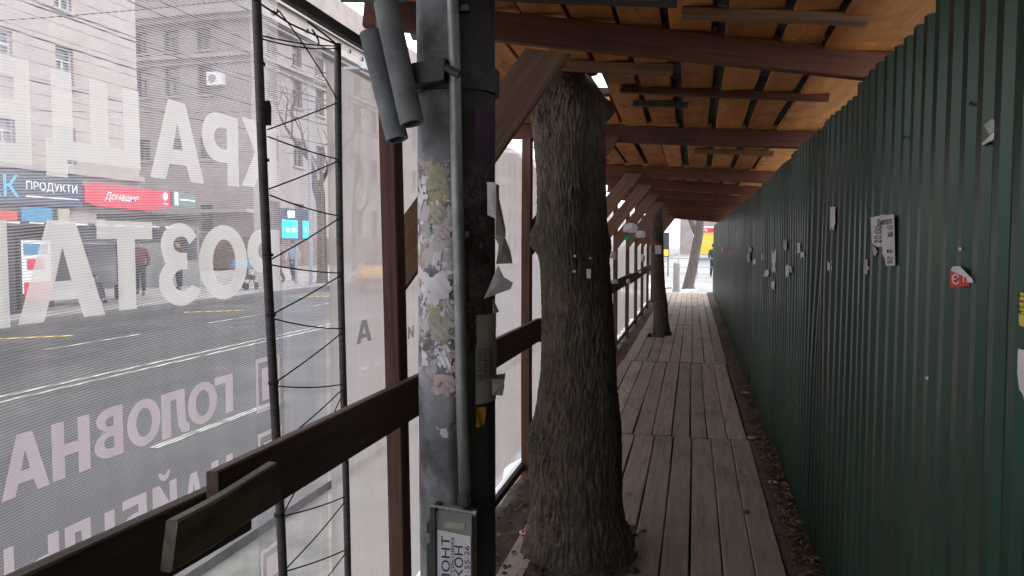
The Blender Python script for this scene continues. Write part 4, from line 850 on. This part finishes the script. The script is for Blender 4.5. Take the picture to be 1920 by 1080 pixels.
for p, q, s in (((490, 67), (634, 86), .008), ((491, 73), (634, 90), .012), ((523, 20), (634, 190), -.004), ((502, 243), (634, 192), 0), ((502, 256), (636, 299), .006), ((505, 354), (637, 300), .001),
                ((506, 366), (638, 405), .008), ((509, 486), (638, 408), 0), ((511, 497), (640, 512), .005), ((513, 588), (641, 515), 0), ((514, 598), (643, 616), .008), ((518, 716), (643, 622), 0),
                ((519, 724), (645, 720), .007), ((522, 835), (645, 727), 0), ((530, 968), (647, 931), .003), ((530, 965), (647, 728), 0), ((533, 1072), (648, 1031), .002), ((533, 1070), (648, 939), 0), ((534, 1175), (649, 1036), 0)):
    cordp(p, q, s)
for p, q in (((440, -25), (545, 45)), ((545, 45), (634, 84)), ((520, 18), (512, 24)), ((585, 55), (598, 82)), ((576, 40), (628, 80))): cordp(p, q, .004, .0028)
mb = MB()
for (u, v) in ((512, 24), (575, 58), (678, 111), (655, 96)): c_ = at(u, v, X=XR); mb.box(c_-Vector((.004, .006, .006)), c_+Vector((.004, .006, .006)))
mb.build('eyelets', M['signwhite'], lc)['kind'] = 'stuff'
for v, rodr in ((120, 0), (300, 0), (478, 0), (590, 0), (718, 0), (965, 0)):
    f = (v/1079); c_ = at(482+46*f, v, X=XR); MB().tube([c_+Vector((0, 0, -.004)), c_+Vector((0, 0, .004))], .0148, 10).build('knot', M['cord'], lc)

# ------------------------------------------------------------------ the big steel pole with conduit, collar, box, bills
PX, PY, PR = -.752, 2.42, .126
pl = thing('steel_pole', 'thick grey painted utility pole covered in torn bill remnants in front of the rail', 'pole', (PX, PY, -.05))
def polep(th, z, r_=PR): return Vector((PX+r_*math.cos(th), PY+r_*math.sin(th), z))
mb = MB(); nz = 60; na = 64
mb.add([polep(2*math.pi*k/na, -.05+j*3.6/nz, PR*(1+.012*noise.noise(Vector((k*.3, j*.2, 1)))-.004*j/nz)) for j in range(nz+1) for k in range(na)],
       [(j*na+k, j*na+(k+1) % na, (j+1)*na+(k+1) % na, (j+1)*na+k) for j in range(nz) for k in range(na)])
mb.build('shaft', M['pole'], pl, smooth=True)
TH = math.atan2(-PY, -PX)   # direction from the pole to where one stands
cpos = lambda z, th=TH+.05, d=.022: polep(th, z, PR+d)
uc = [(849, 0), (853, 150), (857, 350), (862, 550), (866, 750), (872, 935)]
pts = [at(u, v, Y=2.27) for u, v in uc]; pts = [pts[0]+(pts[0]-pts[1])*2.2] + pts
MB().tube(pts, .0185, 16).build('conduit', M['conduit'], pl, smooth=True)
e = pts[-1]; MB().tube([e+Vector((0, 0, .012)), e+Vector((0, 0, -.02))], .023, 12).build('conduit_fitting', M['steeldark'], pl)
MB().tube([e+Vector((0, 0, -.01)), e+Vector((0, .03, -.10)), e+Vector((0, .06, -.3))], .009, 8).build('cable_tail', M['cord'], pl)
for z in (2.30, 1.62, 1.02):
    q = at(860, 457-(z-1.6)*640, Y=2.27); MB().box((q.x-.03, 2.275, z), (q.x+.03, 2.30, z+.018)).build('conduit_clip', M['steeldark'], pl)
# collar band with lug box
mb = MB(); z0, z1 = 2.075, 2.15
for (r0, r1, a, b) in ((PR+.001, PR+.014, z0, z1),):
    vs = []
    for k in range(48):
        t = 2*math.pi*k/48; vs += [polep(t, a, r0), polep(t, a, r1), polep(t, b, r1), polep(t, b, r0)]
    mb.add(vs, [(4*k+i, 4*k+(i+1) % 4, 4*((k+1) % 48)+(i+1) % 4, 4*((k+1) % 48)+i) for k in range(48) for i in range(4)])
clr = mb.build('collar', M['steeldark'], pl)
q0, q1 = at(772, 162, Y=2.26), at(836, 112, Y=2.26)
mb = MB(); mb.prism([(q0.x, q0.z), (q1.x, q0.z+.01), (q1.x+.004, q1.z), (q0.x+.01, q1.z-.01)], (0, 2.235, 0), (1, 0, 0), (0, 0, 1), (0, 1, 0), .07); mb.build('lug', M['steeldark'], clr)
MB().tube([at(833, 125, Y=2.23), at(862, 140, Y=2.235)], .012, 8).build('bolt', M['steeldark'], clr)
# hanging cement tubes on a bracket
br = thing('pole_bracket', 'dark steel bracket arm reaching from the pole collar to the hanging tubes', 'bracket', tuple(at(790, 150, Y=2.26)))
MB().tube([at(812, 140, Y=2.262), at(772, 138, Y=2.25), at(748, 100, Y=2.25), at(742, 40, Y=2.27)], .017, 10).build('arm', M['steeldark'], br)
mb = MB(); mb.tube([at(640, -6, Y=2.26), at(760, -4, Y=2.28)], .016, 10); mb.tube([at(742, 40, Y=2.27), at(738, -6, Y=2.27)], .014, 8); mb.build('cross_bar', M['tube'], br)
def ctube(label, p, q, yy, r_):
    a, b = at(*p, Y=yy), at(*q, Y=yy-.03); root = thing('cement_tube', label, 'tube', tuple(a), 'grey tubes hanging beside the pole')
    mb = MB(); d = (b-a).normalized(); pts = [a+(b-a)*t for t in np.linspace(0, 1, 8)]; mb.tube(pts, [r_*.96]+[r_]*6+[r_*.99], 24, caps=False)
    mb.tube([b, a], [r_*.72, r_*.72], 20, caps=False); mb.build('shell', M['tube'], root, smooth=True)
    u = d.orthogonal().normalized(); v = d.cross(u)
    for c_, n_ in ((a, 'end'), (b, 'end')):
        vs = []; 
        for k in range(24):
            t = 2*math.pi*k/24; vs += [c_+(u*math.cos(t)+v*math.sin(t))*r_*.98, c_+(u*math.cos(t)+v*math.sin(t))*r_*.70]
        mb2 = MB(); mb2.add(vs, [(2*k, 2*k+1, 2*((k+1) % 24)+1, 2*((k+1) % 24)) for k in range(24)]); mb2.add([c_+d*(-.01 if c_ is b else .01)+(u*math.cos(2*math.pi*k/24)+v*math.sin(2*math.pi*k/24))*r_*.71 for k in range(24)], [tuple(range(24))], 1)
        mb2.build('rim', [M['tube'], M['cord']], root)
ctube('grey cement tube hanging lower of the two at the open eave', (694, 62), (745, 262), 2.27, .0345)
ctube('grey cement tube hanging higher and nearer the pole', (722, 4), (773, 232), 2.23, .0365)
# bills and paper on the pole
def pole_sheet(name, th0, th1, z0, z1, mat, rag=.01, lift=.0015, seed=0, parent=pl, curl=0.0):
    """paper bent round the pole; torn away where noise says so when rag is large"""
    torn = rag > .006; n, m_ = (34, 40) if torn else (10, 8); vs = []; fs = []
    for j in range(m_+1):
        s = j/m_
        for i in range(n+1):
            t = i/n; q = Vector((t*9, s*9, seed*3.7))
            th = th0+(th1-th0)*t+(noise.noise(q)*.006/PR if torn else 0); z = z0+(z1-z0)*s+(noise.noise(q+Vector((5, 5, 5)))*.004 if torn else rag*noise.noise(Vector((t*5, s*3, seed))))
            vs.append(polep(th, z, PR+.0016+lift*(1+.8*math.sin(i*.5+j*.4))+curl*t*t))
    for j in range(m_):
        for i in range(n):
            t, s = (i+.5)/n, (j+.5)/m_
            if torn:
                e_ = min(t, 1-t, s, 1-s)*4; k_ = noise.fractal(Vector((t*(th1-th0)*PR*38, s*(z1-z0)*38, seed*9.1)), .8, 2, 4)
                if k_+min(e_, .75)*1.1 < .42: continue
            fs.append((j*(n+1)+i, j*(n+1)+i+1, (j+1)*(n+1)+i+1, (j+1)*(n+1)+i))
    mb = MB(); mb.add(vs, fs); return mb.build(name, mat, parent, smooth=True)
def uth(u, r_=PR):  # angle on the pole seen at picture column u
    a = (u-851)/74.0; a = max(-1, min(1, a)); return TH+math.asin(a)
def zz(v, th=None): return at(850, v, Y=2.30).z
bills = [(785, 843, 508, 572, 'paper', .012), (783, 800, 345, 395, 'paper', .01), (805, 825, 470, 500, 'paper', .008), (790, 842, 300, 360, 'olive', .02), (800, 835, 380, 420, 'olive', .014), (812, 846, 420, 452, 'pinkpaper', .012),
         (796, 848, 590, 640, 'olive', .02), (815, 840, 640, 700, 'paper', .014), (805, 852, 700, 745, 'pinkpaper', .018), (812, 834, 800, 822, 'paper', .008), (784, 800, 660, 690, 'paper', .01), (835, 852, 655, 700, 'pinkpaper', .008), (788, 806, 415, 450, 'greypaper', .01), (826, 850, 560, 600, 'greypaper', .012)]
for i, (a, b, c, d, m_, rg) in enumerate(bills): pole_sheet('bill_remnant', uth(a), uth(b), zz(d), zz(c), M[m_], rg, .001, i+3)
o = pole_sheet('purple_bill', uth(884), uth(920), zz(290), zz(196), M['purple'], .002, .001, 40); tag(o, 'purple bill on the shaded side of the pole')
pole_sheet('grey_bill', uth(886), uth(924), zz(660), zz(592), M['greypaper'], .004, .001, 41)
bl = pole_sheet('printed_bill', uth(884), uth(925), zz(760), zz(652), M['greypaper'], .002, .002, 42)
tag(bl, 'grey printed bill with vertical black words')
def pole_text(s, u, v0, v1, du, parent, mat):   # reads bottom to top
    v, f = text_geo(s, .02); vs = []
    for x, y in v:
        th = uth(u-du/2+du*(1-y)); z = zz(v1)+(zz(v0)-zz(v1))*x; vs.append(polep(th, z, PR+.0085))
    mb = MB(); mb.add(vs, f); return mb.build('lettering', mat, parent)
pole_text('ІЯ ЗАПОЮ', 890, 656, 716, 8, bl, M['ink']); pole_text('О/НАРКО', 900, 656, 712, 8, bl, M['ink']); pole_text('ЗАЛЕЖНО', 910, 652, 710, 7, bl, M['ink'])
o = pole_sheet('orange_tag', uth(883), uth(900), zz(802), zz(766), M['orange'], .0004, .006, 43)
pole_sheet('paper_tag', uth(918), uth(924.9), zz(745), zz(712), M['greypaper'], .001, .006, 45, curl=.02)
# flapping papers on the far edge of the pole
def flap(name, pts, mat, Yd, label):
    P = [at(u, v, Y=Yd+dy) for u, v, dy in pts]; n = len(P); mb = MB(); c_ = sum(P, Vector())/n
    nr = Vector((-.2, -1, .1)).normalized(); vs = P+[c_+nr*.008]; mb.add(vs, [(i, (i+1) % n, n) for i in range(n)]); mb.add([p-nr*.0008 for p in vs], [((i+1) % n, i, n) for i in range(n)])
    o = mb.build(name, mat, pl); tag(o, label); return o
flap('loose_paper', [(913, 341, -.03), (930, 342, -.03), (930, 410, -.03), (914, 403, -.03)], M['paper'], 2.36, 'narrow white paper slip')
flap('loose_paper', [(929, 345, 0), (936, 347, .02), (936, 372, .02), (948, 430, .02), (948, 444, 0), (929, 442, -.02)], M['greypaper'], 2.40, 'grey curled paper')
flap('loose_paper', [(927, 443, -.02), (946, 443, 0), (957, 470, .03), (961, 494, .03), (930, 495, -.02), (935, 460, -.01)], M['greypaper'], 2.38, 'hanging grey bill corner')
flap('loose_paper', [(934, 497, 0), (945, 520, .01), (962, 530, .03), (957, 542, .03), (907, 560, -.03), (916, 540, -.02)], M['paper'], 2.37, 'bent white bill corner')
flap('loose_paper', [(924, 560, 0), (936, 584, .02), (924, 590, 0)], M['greypaper'], 2.38, 'small torn corner')
flap('loose_paper', [(922, 710, -.01), (944, 710, .02), (946, 724, .02), (942, 742, .02), (923, 740, -.01)], M['greypaper'], 2.37, 'small printed slip')
# box with the vertical advert
bxo = thing('meter_box', 'metal box strapped low on the grey pole with a white vertical advert', 'box', tuple(at(850, 1079, Y=2.24)-Vector((0, 0, .12))))
a, b = at(818, 958, Y=2.235), at(884, 963, Y=2.235)
mb = MB(); mb.prism([(a.x, .42), (b.x, .42), (b.x, b.z-.002), (a.x, a.z)], (0, 2.235, 0), (1, 0, 0), (0, 0, 1), (0, 1, 0), .06); mb.build('casing', M['column'], bxo)
mb = MB(); mb.box((a.x-.018, 2.225, .42), (a.x-.001, 2.30, a.z+.01)); mb.box((a.x-.034, 2.24, a.z-.075), (a.x-.019, 2.29, a.z-.045)); mb.box((a.x-.034, 2.24, .42), (a.x-.019, 2.29, .66)); mb.build('side_flange', M['steeldark'], bxo)
mb = MB(); p, q = at(808, 948, Y=2.215), at(890, 962, Y=2.215); mb.tube([p, q], .0045, 8); mb.tube([q-Vector((.006, 0, 0)), q+Vector((.006, 0, 0))], .009, 6); mb.tube([p+(q-p)*.38, p+(q-p)*.42], .008, 6); mb.build('clamp_bolt', M['conduit'], bxo)
mb = MB(); p, q = at(834, 978, Y=2.2335), at(872, 993, Y=2.2335); mb.box((p.x, 2.2325, q.z), (q.x, 2.2345, p.z)); mb.build('embossed_plate', M['olive'], bxo)
A_, B_, C_ = at(820, 993, Y=2.231), at(882, 1006, Y=2.231), at(822, 1079, Y=2.231)
zb0 = .44; mb = MB(); mb.add([(A_.x, 2.2315, zb0), (B_.x, 2.2315, zb0), (B_.x, 2.2315, B_.z), (A_.x, 2.2315, A_.z)], [(0, 1, 2, 3)])
adv = mb.build('advert', M['paper'], bxo); adv['label'] = 'white paper advert reading upwards'
Wd = B_.x-A_.x
def advt(s, x0, x1, z0, z1, mat, bold):
    mb = MB(); text_mb(mb, s, (A_.x+Wd*x1, 2.2305, z0), (0, 0, z1-z0), (-(x1-x0)*Wd, 0, 0), bold); mb.build('lettering', mat, adv)
ztop = A_.z
advt('РЕМОНТ', .12, .38, ztop-.245, ztop-.018, M['inkblue'], .03); advt('пластикових', .41, .52, ztop-.20, ztop-.018, M['ink'], .0)
advt('ВІКОН', .52, .78, ztop-.20, ztop-.045, M['inkblue'], .03); advt('67-21-55-26', .82, .97, ztop-.205, ztop-.042, M['ink'], .01)

# ------------------------------------------------------------------ the trees growing through the walkway
def trunk(name, label, prof, Yc, r_y, group, seed, bumps=(), ny=420, na=300):
    """prof = (v, u_left, u_right) in picture rows at depth Yc, bottom to top"""
    zs = []; cx = []; rx = []
    for v, a, b in prof:
        p, q = at(a, v, Y=Yc), at(b, v, Y=Yc); zs.append((p.z+q.z)/2); cx.append((p.x+q.x)/2); rx.append((q.x-p.x)/2)
    root = thing(name, label, 'tree', (float(np.interp(0, zs, cx)), Yc, -.03), group)
    Z = np.linspace(zs[0], zs[-1], ny); C = np.interp(Z, zs, cx); Rr = np.interp(Z, zs, rx)
    k = np.ones(9)/9; C = np.convolve(np.pad(C, 4, 'edge'), k, 'valid'); Rr = np.convolve(np.pad(Rr, 4, 'edge'), k, 'valid')
    vs = []
    for j in range(ny):
        z = Z[j]; fl = .0
        for i in range(na):
            t = 2*math.pi*i/na; c, s = math.cos(t), math.sin(t)
            r0 = Rr[j]-.012
            q = Vector((c*r0*14, s*r0*14, z*2.6+seed)); w_ = .9*noise.noise(Vector((c*2, s*2, z*3+seed)))
            rid = abs(noise.noise(Vector((c*r0*62+w_, s*r0*62+w_, z*(9.5+3*noise.noise(Vector((c, s, z*.9))))+seed))))+.8*abs(noise.noise(Vector((c*r0*110, s*r0*110, z*34))))
            d = .010*noise.noise(q)+.017*(.35-rid)*(r0/.2)+.011*noise.noise(Vector((c*1.6, s*1.6, z*1.4+seed)))
            d *= .75+.5*noise.noise(Vector((c*2, s*2, z*1.1)))
            if z < .2: d += .014*max(0, (.2-z)/.2)*(1+math.sin(t*5+seed))
            for (bu, bz, ba, bh) in bumps:
                dt = (t-bu+math.pi) % (2*math.pi)-math.pi; g = math.exp(-(dt*r0/ba)**2-((z-bz)/ba)**2); d += bh*g*(1+.9*noise.noise(Vector((c*22, s*22, z*22)))*(1 if g > .2 else 0))
            vs.append((C[j]+c*(r0+d), Yc+s*(r0*r_y+d), z))
    mb = MB(); mb.add(vs, [(j*na+i, j*na+(i+1) % na, (j+1)*na+(i+1) % na, (j+1)*na+i) for j in range(ny-1) for i in range(na)] )
    n0 = (ny-1)*na; mb.add([], []); mb.f.append(tuple(n0+i for i in range(na))); mb.m.append(0)
    mb.build('trunk', M['bark'], root, smooth=True)
    return root, (C[-1], Yc, Z[-1])
prof = [(1100, 965, 1205), (1060, 972, 1193), (1030, 984, 1186), (950, 992, 1174), (870, 989, 1167), (800, 997, 1164), (700, 1011, 1158), (600, 1012, 1153), (500, 1009, 1147), (440, 1000, 1143), (400, 1004, 1141), (330, 1004, 1139), (290, 1000, 1139), (230, 993, 1140), (190, 994, 1142), (165, 1000, 1128), (140, 1012, 1108), (118, 1020, 1095)]
fr = math.atan2(-3.9, .58)
tr1, top = trunk('street_tree', 'massive rough barked tree trunk growing through the boards and roof beside the pole', prof, 3.92, .95, 'trees growing through the walkway', 3,
            bumps=((fr+.05, 1.86, .07, .022), (fr-1.35, 1.62, .06, .035), (fr-1.2, .62, .09, .03), (fr+1.5, 1.60, .05, .012), (fr+1.3, .1, .08, .02), (fr+1.25, 2.26, .05, .04), (fr-.9, 2.24, .06, .03), (fr+.4, 2.2, .05, .02)))
mb = MB(); tx, ty, tz = top
for (dx, r0, hgt, lx, ly) in ((-.07, .10, 1.4, -.25, .1), (.115, .045, .5, .05, .05), (.03, .06, .9, .12, .4)):
    mb.tube([(tx+dx, ty, tz-.06), (tx+dx+lx*.1, ty+ly*.1, tz+.05), (tx+dx+lx*.5, ty+ly*.5, tz+hgt*.5), (tx+dx+lx, ty+ly, tz+hgt)], [r0*1.25, r0, r0*.8, r0*.5], 14)
mb.build('limb', M['bark'], tr1, smooth=True)
for (u, v, w_, h_) in ((1104, 513, 8, 17), (1078, 480, 5, 4), (1077, 509, 5, 4), (1107, 484, 4, 3)):
    c0 = at(u, v, Y=3.70); w2 = w_/1450*3.75/2; h2 = h_/1450*3.75/2; mb = MB(); mb.box(c0-Vector((w2, .006, h2)), c0+Vector((w2, .0, h2))); mb.build('paper_scrap', M['paper'], tr1)
prof2 = [(640, 1218, 1262), (627, 1222, 1258), (600, 1223, 1254), (560, 1223, 1251), (520, 1221, 1247), (470, 1219, 1246), (430, 1220, 1245), (395, 1221, 1244), (380, 1222, 1243)]
tr2, top2 = trunk('street_tree', 'slimmer dark tree trunk further along the boards with a pale notice on it', prof2, 13.75, 1, 'trees growing through the walkway', 8, ny=120, na=80)
c0 = at(1234, 468, Y=13.55); mb = MB(); mb.box(c0-Vector((.055, .006, .075)), c0+Vector((.055, 0, .075))); mb.build('notice', M['paper'], tr2)

# ------------------------------------------------------------------ bills on the fence
FX = .6285
def fence_paper(name, poly, mat, label, extra=None, bend=.002):
    P = [at(u, v, X=FX-.003) for u, v in poly]; n = len(P); c_ = sum(P, Vector())/n
    mb = MB(); vs = P+[c_+Vector((-bend, 0, 0))]+[p+Vector((.0008, 0, 0)) for p in P]; mb.add(vs, [((i+1) % n, i, n) for i in range(n)]+[(i, (i+1) % n, n+1+(i+1) % n, n+1+i) for i in range(n)])
    root = mb.build(name, mat, loc=tuple(c_)); root.location = c_; tag(root, label, 'bill')
    if extra: extra(root)
    return root
def ft(root, s, u0, v0, u1, v1, mat, up=False, bold=.01):
    """text on the fence between picture corners; up: reads upwards"""
    X = FX-.0068
    tl, br_ = at(u0, v0, X=X), at(u1, v1, X=X); mb = MB()
    if up: text_mb(mb, s, (X, br_.y, br_.z), (0, 0, tl.z-br_.z), (0, tl.y-br_.y, 0), bold)
    else: text_mb(mb, s, (X, tl.y, br_.z), (0, br_.y-tl.y, 0), (0, 0, tl.z-br_.z), bold)
    mb.build('lettering', mat, root)
def ex(root):
    ft(root, 'Витоп', 1645, 411, 1671, 420, M['ink']); ft(root, 'О', 1664, 423, 1672, 430, M['ink'], bold=.03); ft(root, 'Я', 1664, 436, 1672, 444, M['ink'], bold=.03)
    ft(root, 'В', 1663, 468, 1672, 474, M['ink'], bold=.03); ft(root, '20:00', 1640, 424, 1652, 456, M['ink'], up=True, bold=0); ft(root, '98-31', 1663, 481, 1673, 495, M['ink'], up=True, bold=0)
fence_paper('torn_notice', [(1632, 408), (1655, 403), (1676, 402), (1678, 498), (1661, 498), (1660, 484), (1655, 479), (1655, 463), (1645, 463), (1635, 457)], M['paper'], 'large torn white notice with black letters on the green fence', ex)
fence_paper('paper_scrap', [(1636, 460), (1641, 464), (1645, 472), (1641, 480), (1637, 478)], M['greypaper'], 'tiny curled scrap just under the torn notice')
def ex(root): ft(root, 'Є', 1785, 513, 1798, 534, M['signwhite'], bold=.02); ft(root, '11', 1806, 515, 1814, 530, M['signwhite'])
o = fence_paper('torn_sticker', [(1782, 507), (1814, 522), (1818, 536), (1781, 539)], M['red'], 'torn red sticker with white letters and a white peeled edge', ex)
mb = MB(); P = [at(u, v, X=FX-.008) for u, v in ((1782, 507), (1786, 500), (1800, 499), (1810, 510), (1823, 523), (1825, 529), (1817, 531), (1812, 521))]; mb.add(P, [tuple(range(len(P)-1, -1, -1))]); mb.build('peeled_edge', M['paper'], o)
def ex(root):
    for k, (u, v) in enumerate(((1908, 556), (1911, 567), (1908, 577), (1908, 588))): ft(root, ('НАБІР', '067', 'РОБОТА', '098')[k], u, v, u+60, v+5, M['ink'])
fence_paper('yellow_notice', [(1900, 543), (1990, 575), (1988, 640), (1912, 610), (1899, 604)], M['yellow'], 'bright yellow notice at the near end of the fence', ex)
fence_paper('white_poster', [(1901, 647), (1912, 655), (1960, 662), (1990, 700), (1990, 790), (1925, 770), (1918, 740), (1911, 730)], M['paper'], 'white ragged poster corner below the yellow notice')
fence_paper('paper_scrap', [(1840, 270), (1852, 258), (1866, 244), (1869, 258), (1850, 268), (1843, 273)], M['paper'], 'white bent scrap high on the near part of the fence')
fence_paper('film_scrap', [(1845, 235), (1860, 222), (1867, 228), (1866, 244), (1854, 252)], M['greypaper'], 'grey scrap stuck just over the bent white one')
for i, (u, v, a, b, lab) in enumerate(((1561, 410, 5, 22, 'tall narrow white strip on the dented fence panel'), (1555, 500, 5, 10, 'small white tag below the narrow strip'), (1624, 500, 5, 14, 'grey shiny tag left of the torn notice'),
      (1800, 467, 3, 3, 'tiny white dot above the red sticker'), (1738, 709, 3, 3, 'tiny white dot low on the near fence'), (1472, 459, 3, 10, 'narrow grey strip on the far fence panels'), (1476, 508, 3, 12, 'upright white strip on the middle fence'),
      (1482, 506, 2, 7, 'small white strip beside the upright one'), (1437, 512, 5, 7, 'round white torn bill on the far fence'), (1451, 490, 4, 22, 'long ragged white bill on the far fence'), (1449, 535, 3, 8, 'small white bill under the long ragged one'),
      (1414, 491, 3, 5, 'white scrap among the far bills'), (1406, 468, 3, 6, 'pale scrap high among the far bills'), (1403, 484, 3, 9, 'pale upright bill among the far ones'), (1429, 482, 2, 6, 'thin slanted scrap among the far bills'),
      (1497, 465, 3, 9, 'white bent strip beside the fence dent'), (1505, 478, 4, 6, 'white scrap at the foot of the bent strip'), (1368, 474, 3, 4, 'small pinkish red sticker on the farthest fence'), (1354, 468, 2, 5, 'white scrap on the farthest fence panel'))):
    rn = random.Random(i); poly = []
    for k in range(16):
        t = 2*math.pi*k/16; s_ = 1/max(abs(math.cos(t)), abs(math.sin(t))); f_ = rn.uniform(.45, 1.05) if rn.random() < .45 else 1; poly.append((u+a*math.cos(t)*s_*f_, v+b*math.sin(t)*s_*f_))
    fence_paper('paper_scrap', poly, M['red'] if 'red sticker' in lab and 'dot' not in lab else M['greypaper' if 'grey' in lab or 'pale' in lab else 'paper'], lab, bend=.001)
# bills stuck on the far braces and rail
for i, (u, v, a, b, Yd, m_, lab) in enumerate(((1183, 428, 14, 10, 10.9, 'paper', 'white lined notice on the far brace'), (1178, 446, 7, 7, 10.9, 'green', 'green strip under the lined notice'), (1200, 440, 10, 7, 13.0, 'paper', 'crumpled white paper on the next brace'),
      (1150, 478, 6, 9, 8.85, 'pinkpaper', 'pinkish paper wrapped on the nearer far post'), (1178, 527, 4, 4, 10.9, 'paper', 'white scrap hanging on the far rail'), (1153, 528, 7, 5, 8.85, 'greypaper', 'grey scrap on the far rail joint'),
      (1205, 484, 4, 8, 13.0, 'paper', 'pale bill on a far post'), (1200, 510, 3, 3, 13.0, 'paper', 'tiny scrap on the far rail'))):
    rn = random.Random(i+50); mb = MB(); P = []
    for k in range(10):
        t = 2*math.pi*k/10; s_ = 1/max(abs(math.cos(t)), abs(math.sin(t))); P.append(at(u+a*math.cos(t)*s_*rn.uniform(.75, 1.05), v+b*math.sin(t)*s_*rn.uniform(.75, 1.05), Y=Yd-.03+rn.uniform(-.02, .02)))
    c_ = sum(P, Vector())/10; mb.add(P+[c_-Vector((0, .02, 0))], [(k, (k+1) % 10, 10) for k in range(10)]); mb.add([p+Vector((0, .002, 0)) for p in P], [tuple(range(9, -1, -1))])
    tag(mb.build('stuck_bill', M[m_], loc=tuple(c_)), lab, 'bill')

# ------------------------------------------------------------------ fallen leaves, litter
def leaves(name, n, fx, mats, seed, smin, smax, zf):
    rn = random.Random(seed); mb = MB()
    for _ in range(n):
        x, y = fx(rn); s = rn.uniform(smin, smax); a = rn.uniform(0, 6.28); z = soilz(x, y)+zf; tl = Vector((rn.uniform(-.6, .6), rn.uniform(-.6, .6), 1)).normalized()
        u = Vector((math.cos(a), math.sin(a), 0)); u = (u-tl*u.dot(tl)).normalized(); v = tl.cross(u); cu = rn.uniform(.1, .5)*s; c_ = Vector((x, y, z+rn.uniform(0, .02)))
        P = [c_-u*s, c_-u*s*.3+v*s*.55+tl*cu, c_+u*s*.35+v*s*.5+tl*cu, c_+u*s, c_+u*s*.3-v*s*.55+tl*cu*.8, c_-u*s*.35-v*s*.5+tl*cu, c_]
        mb.add(P, [(6, i, (i+1) % 6) for i in range(6)], rn.choice((0, 1, 1)))
    tag(mb.build(name, mats, None), kind='stuff')
def f_right(rn):
    y = rn.choice((rn.gauss(5.2, .9), rn.uniform(2.8, 9), rn.uniform(3, 20), rn.gauss(3.6, .6)));  y = min(max(y, 1.5), 22)
    return min(.63, .50+abs(rn.gauss(0, .06)) if rn.random() < .35 else rn.uniform(.52, .625)), y
leaves('fallen_leaves', 1000, f_right, [M['leaf'], M['leafd']], 1, .010, .024, .006)
leaves('fallen_leaves', 420, lambda rn: (rn.uniform(-1.08, -.93), rn.uniform(3.2, 13)), [M['leafd'], M['leaf']], 2, .010, .024, .012)
leaves('fallen_leaves', 260, lambda rn: (-.57+rn.choice((-1, 1))*rn.uniform(.1, .33), rn.uniform(2.95, 4.3)), [M['leafd'], M['soil']], 3, .010, .026, .008)
leaves('soil_crumbs', 900, lambda rn: (rn.uniform(.46, .63), rn.uniform(2.2, 14)), [M['soil'], M['leafd']], 4, .004, .010, .002)
for i, (u, v, s, m_, lab) in enumerate(((985, 1000, .035, 'paper', 'crumpled white and red wrapper by the tree foot'), (1398, 737, .045, 'greypaper', 'flat grey strip of litter on the soil by the fence'), (1408, 822, .03, 'greypaper', 'small pale litter scrap on the soil farther down'), (1450, 905, .03, 'paper', 'pale torn scrap among the leaves by the fence'), (1395, 960, .03, 'leaf', 'single brown leaf on the deck edge'))):
    c0 = at(u, v, Z=.006); rn = random.Random(i+9); bm = bmesh.new(); bmesh.ops.create_icosphere(bm, subdivisions=2, radius=1)
    for q in bm.verts: q.co = Vector((q.co.x*s, q.co.y*s*(.4 if 'strip' in lab else .8), q.co.z*s*.25))*(1+.5*noise.noise(q.co*3+Vector((i*5, 0, 0))))
    me = bpy.data.meshes.new('litter'); bm.to_mesh(me); bm.free(); me.materials.append(M[m_]); o = bpy.data.objects.new('litter', me); col.objects.link(o); o.location = c0+Vector((0, 0, .005)); tag(o, lab, 'litter' if m_ != 'leaf' else 'leaf')
    if i == 0: MB().box(c0+Vector((-.02, -.02, .008)), c0+Vector((.0, .0, .016))).build('red_print', M['red'], o)
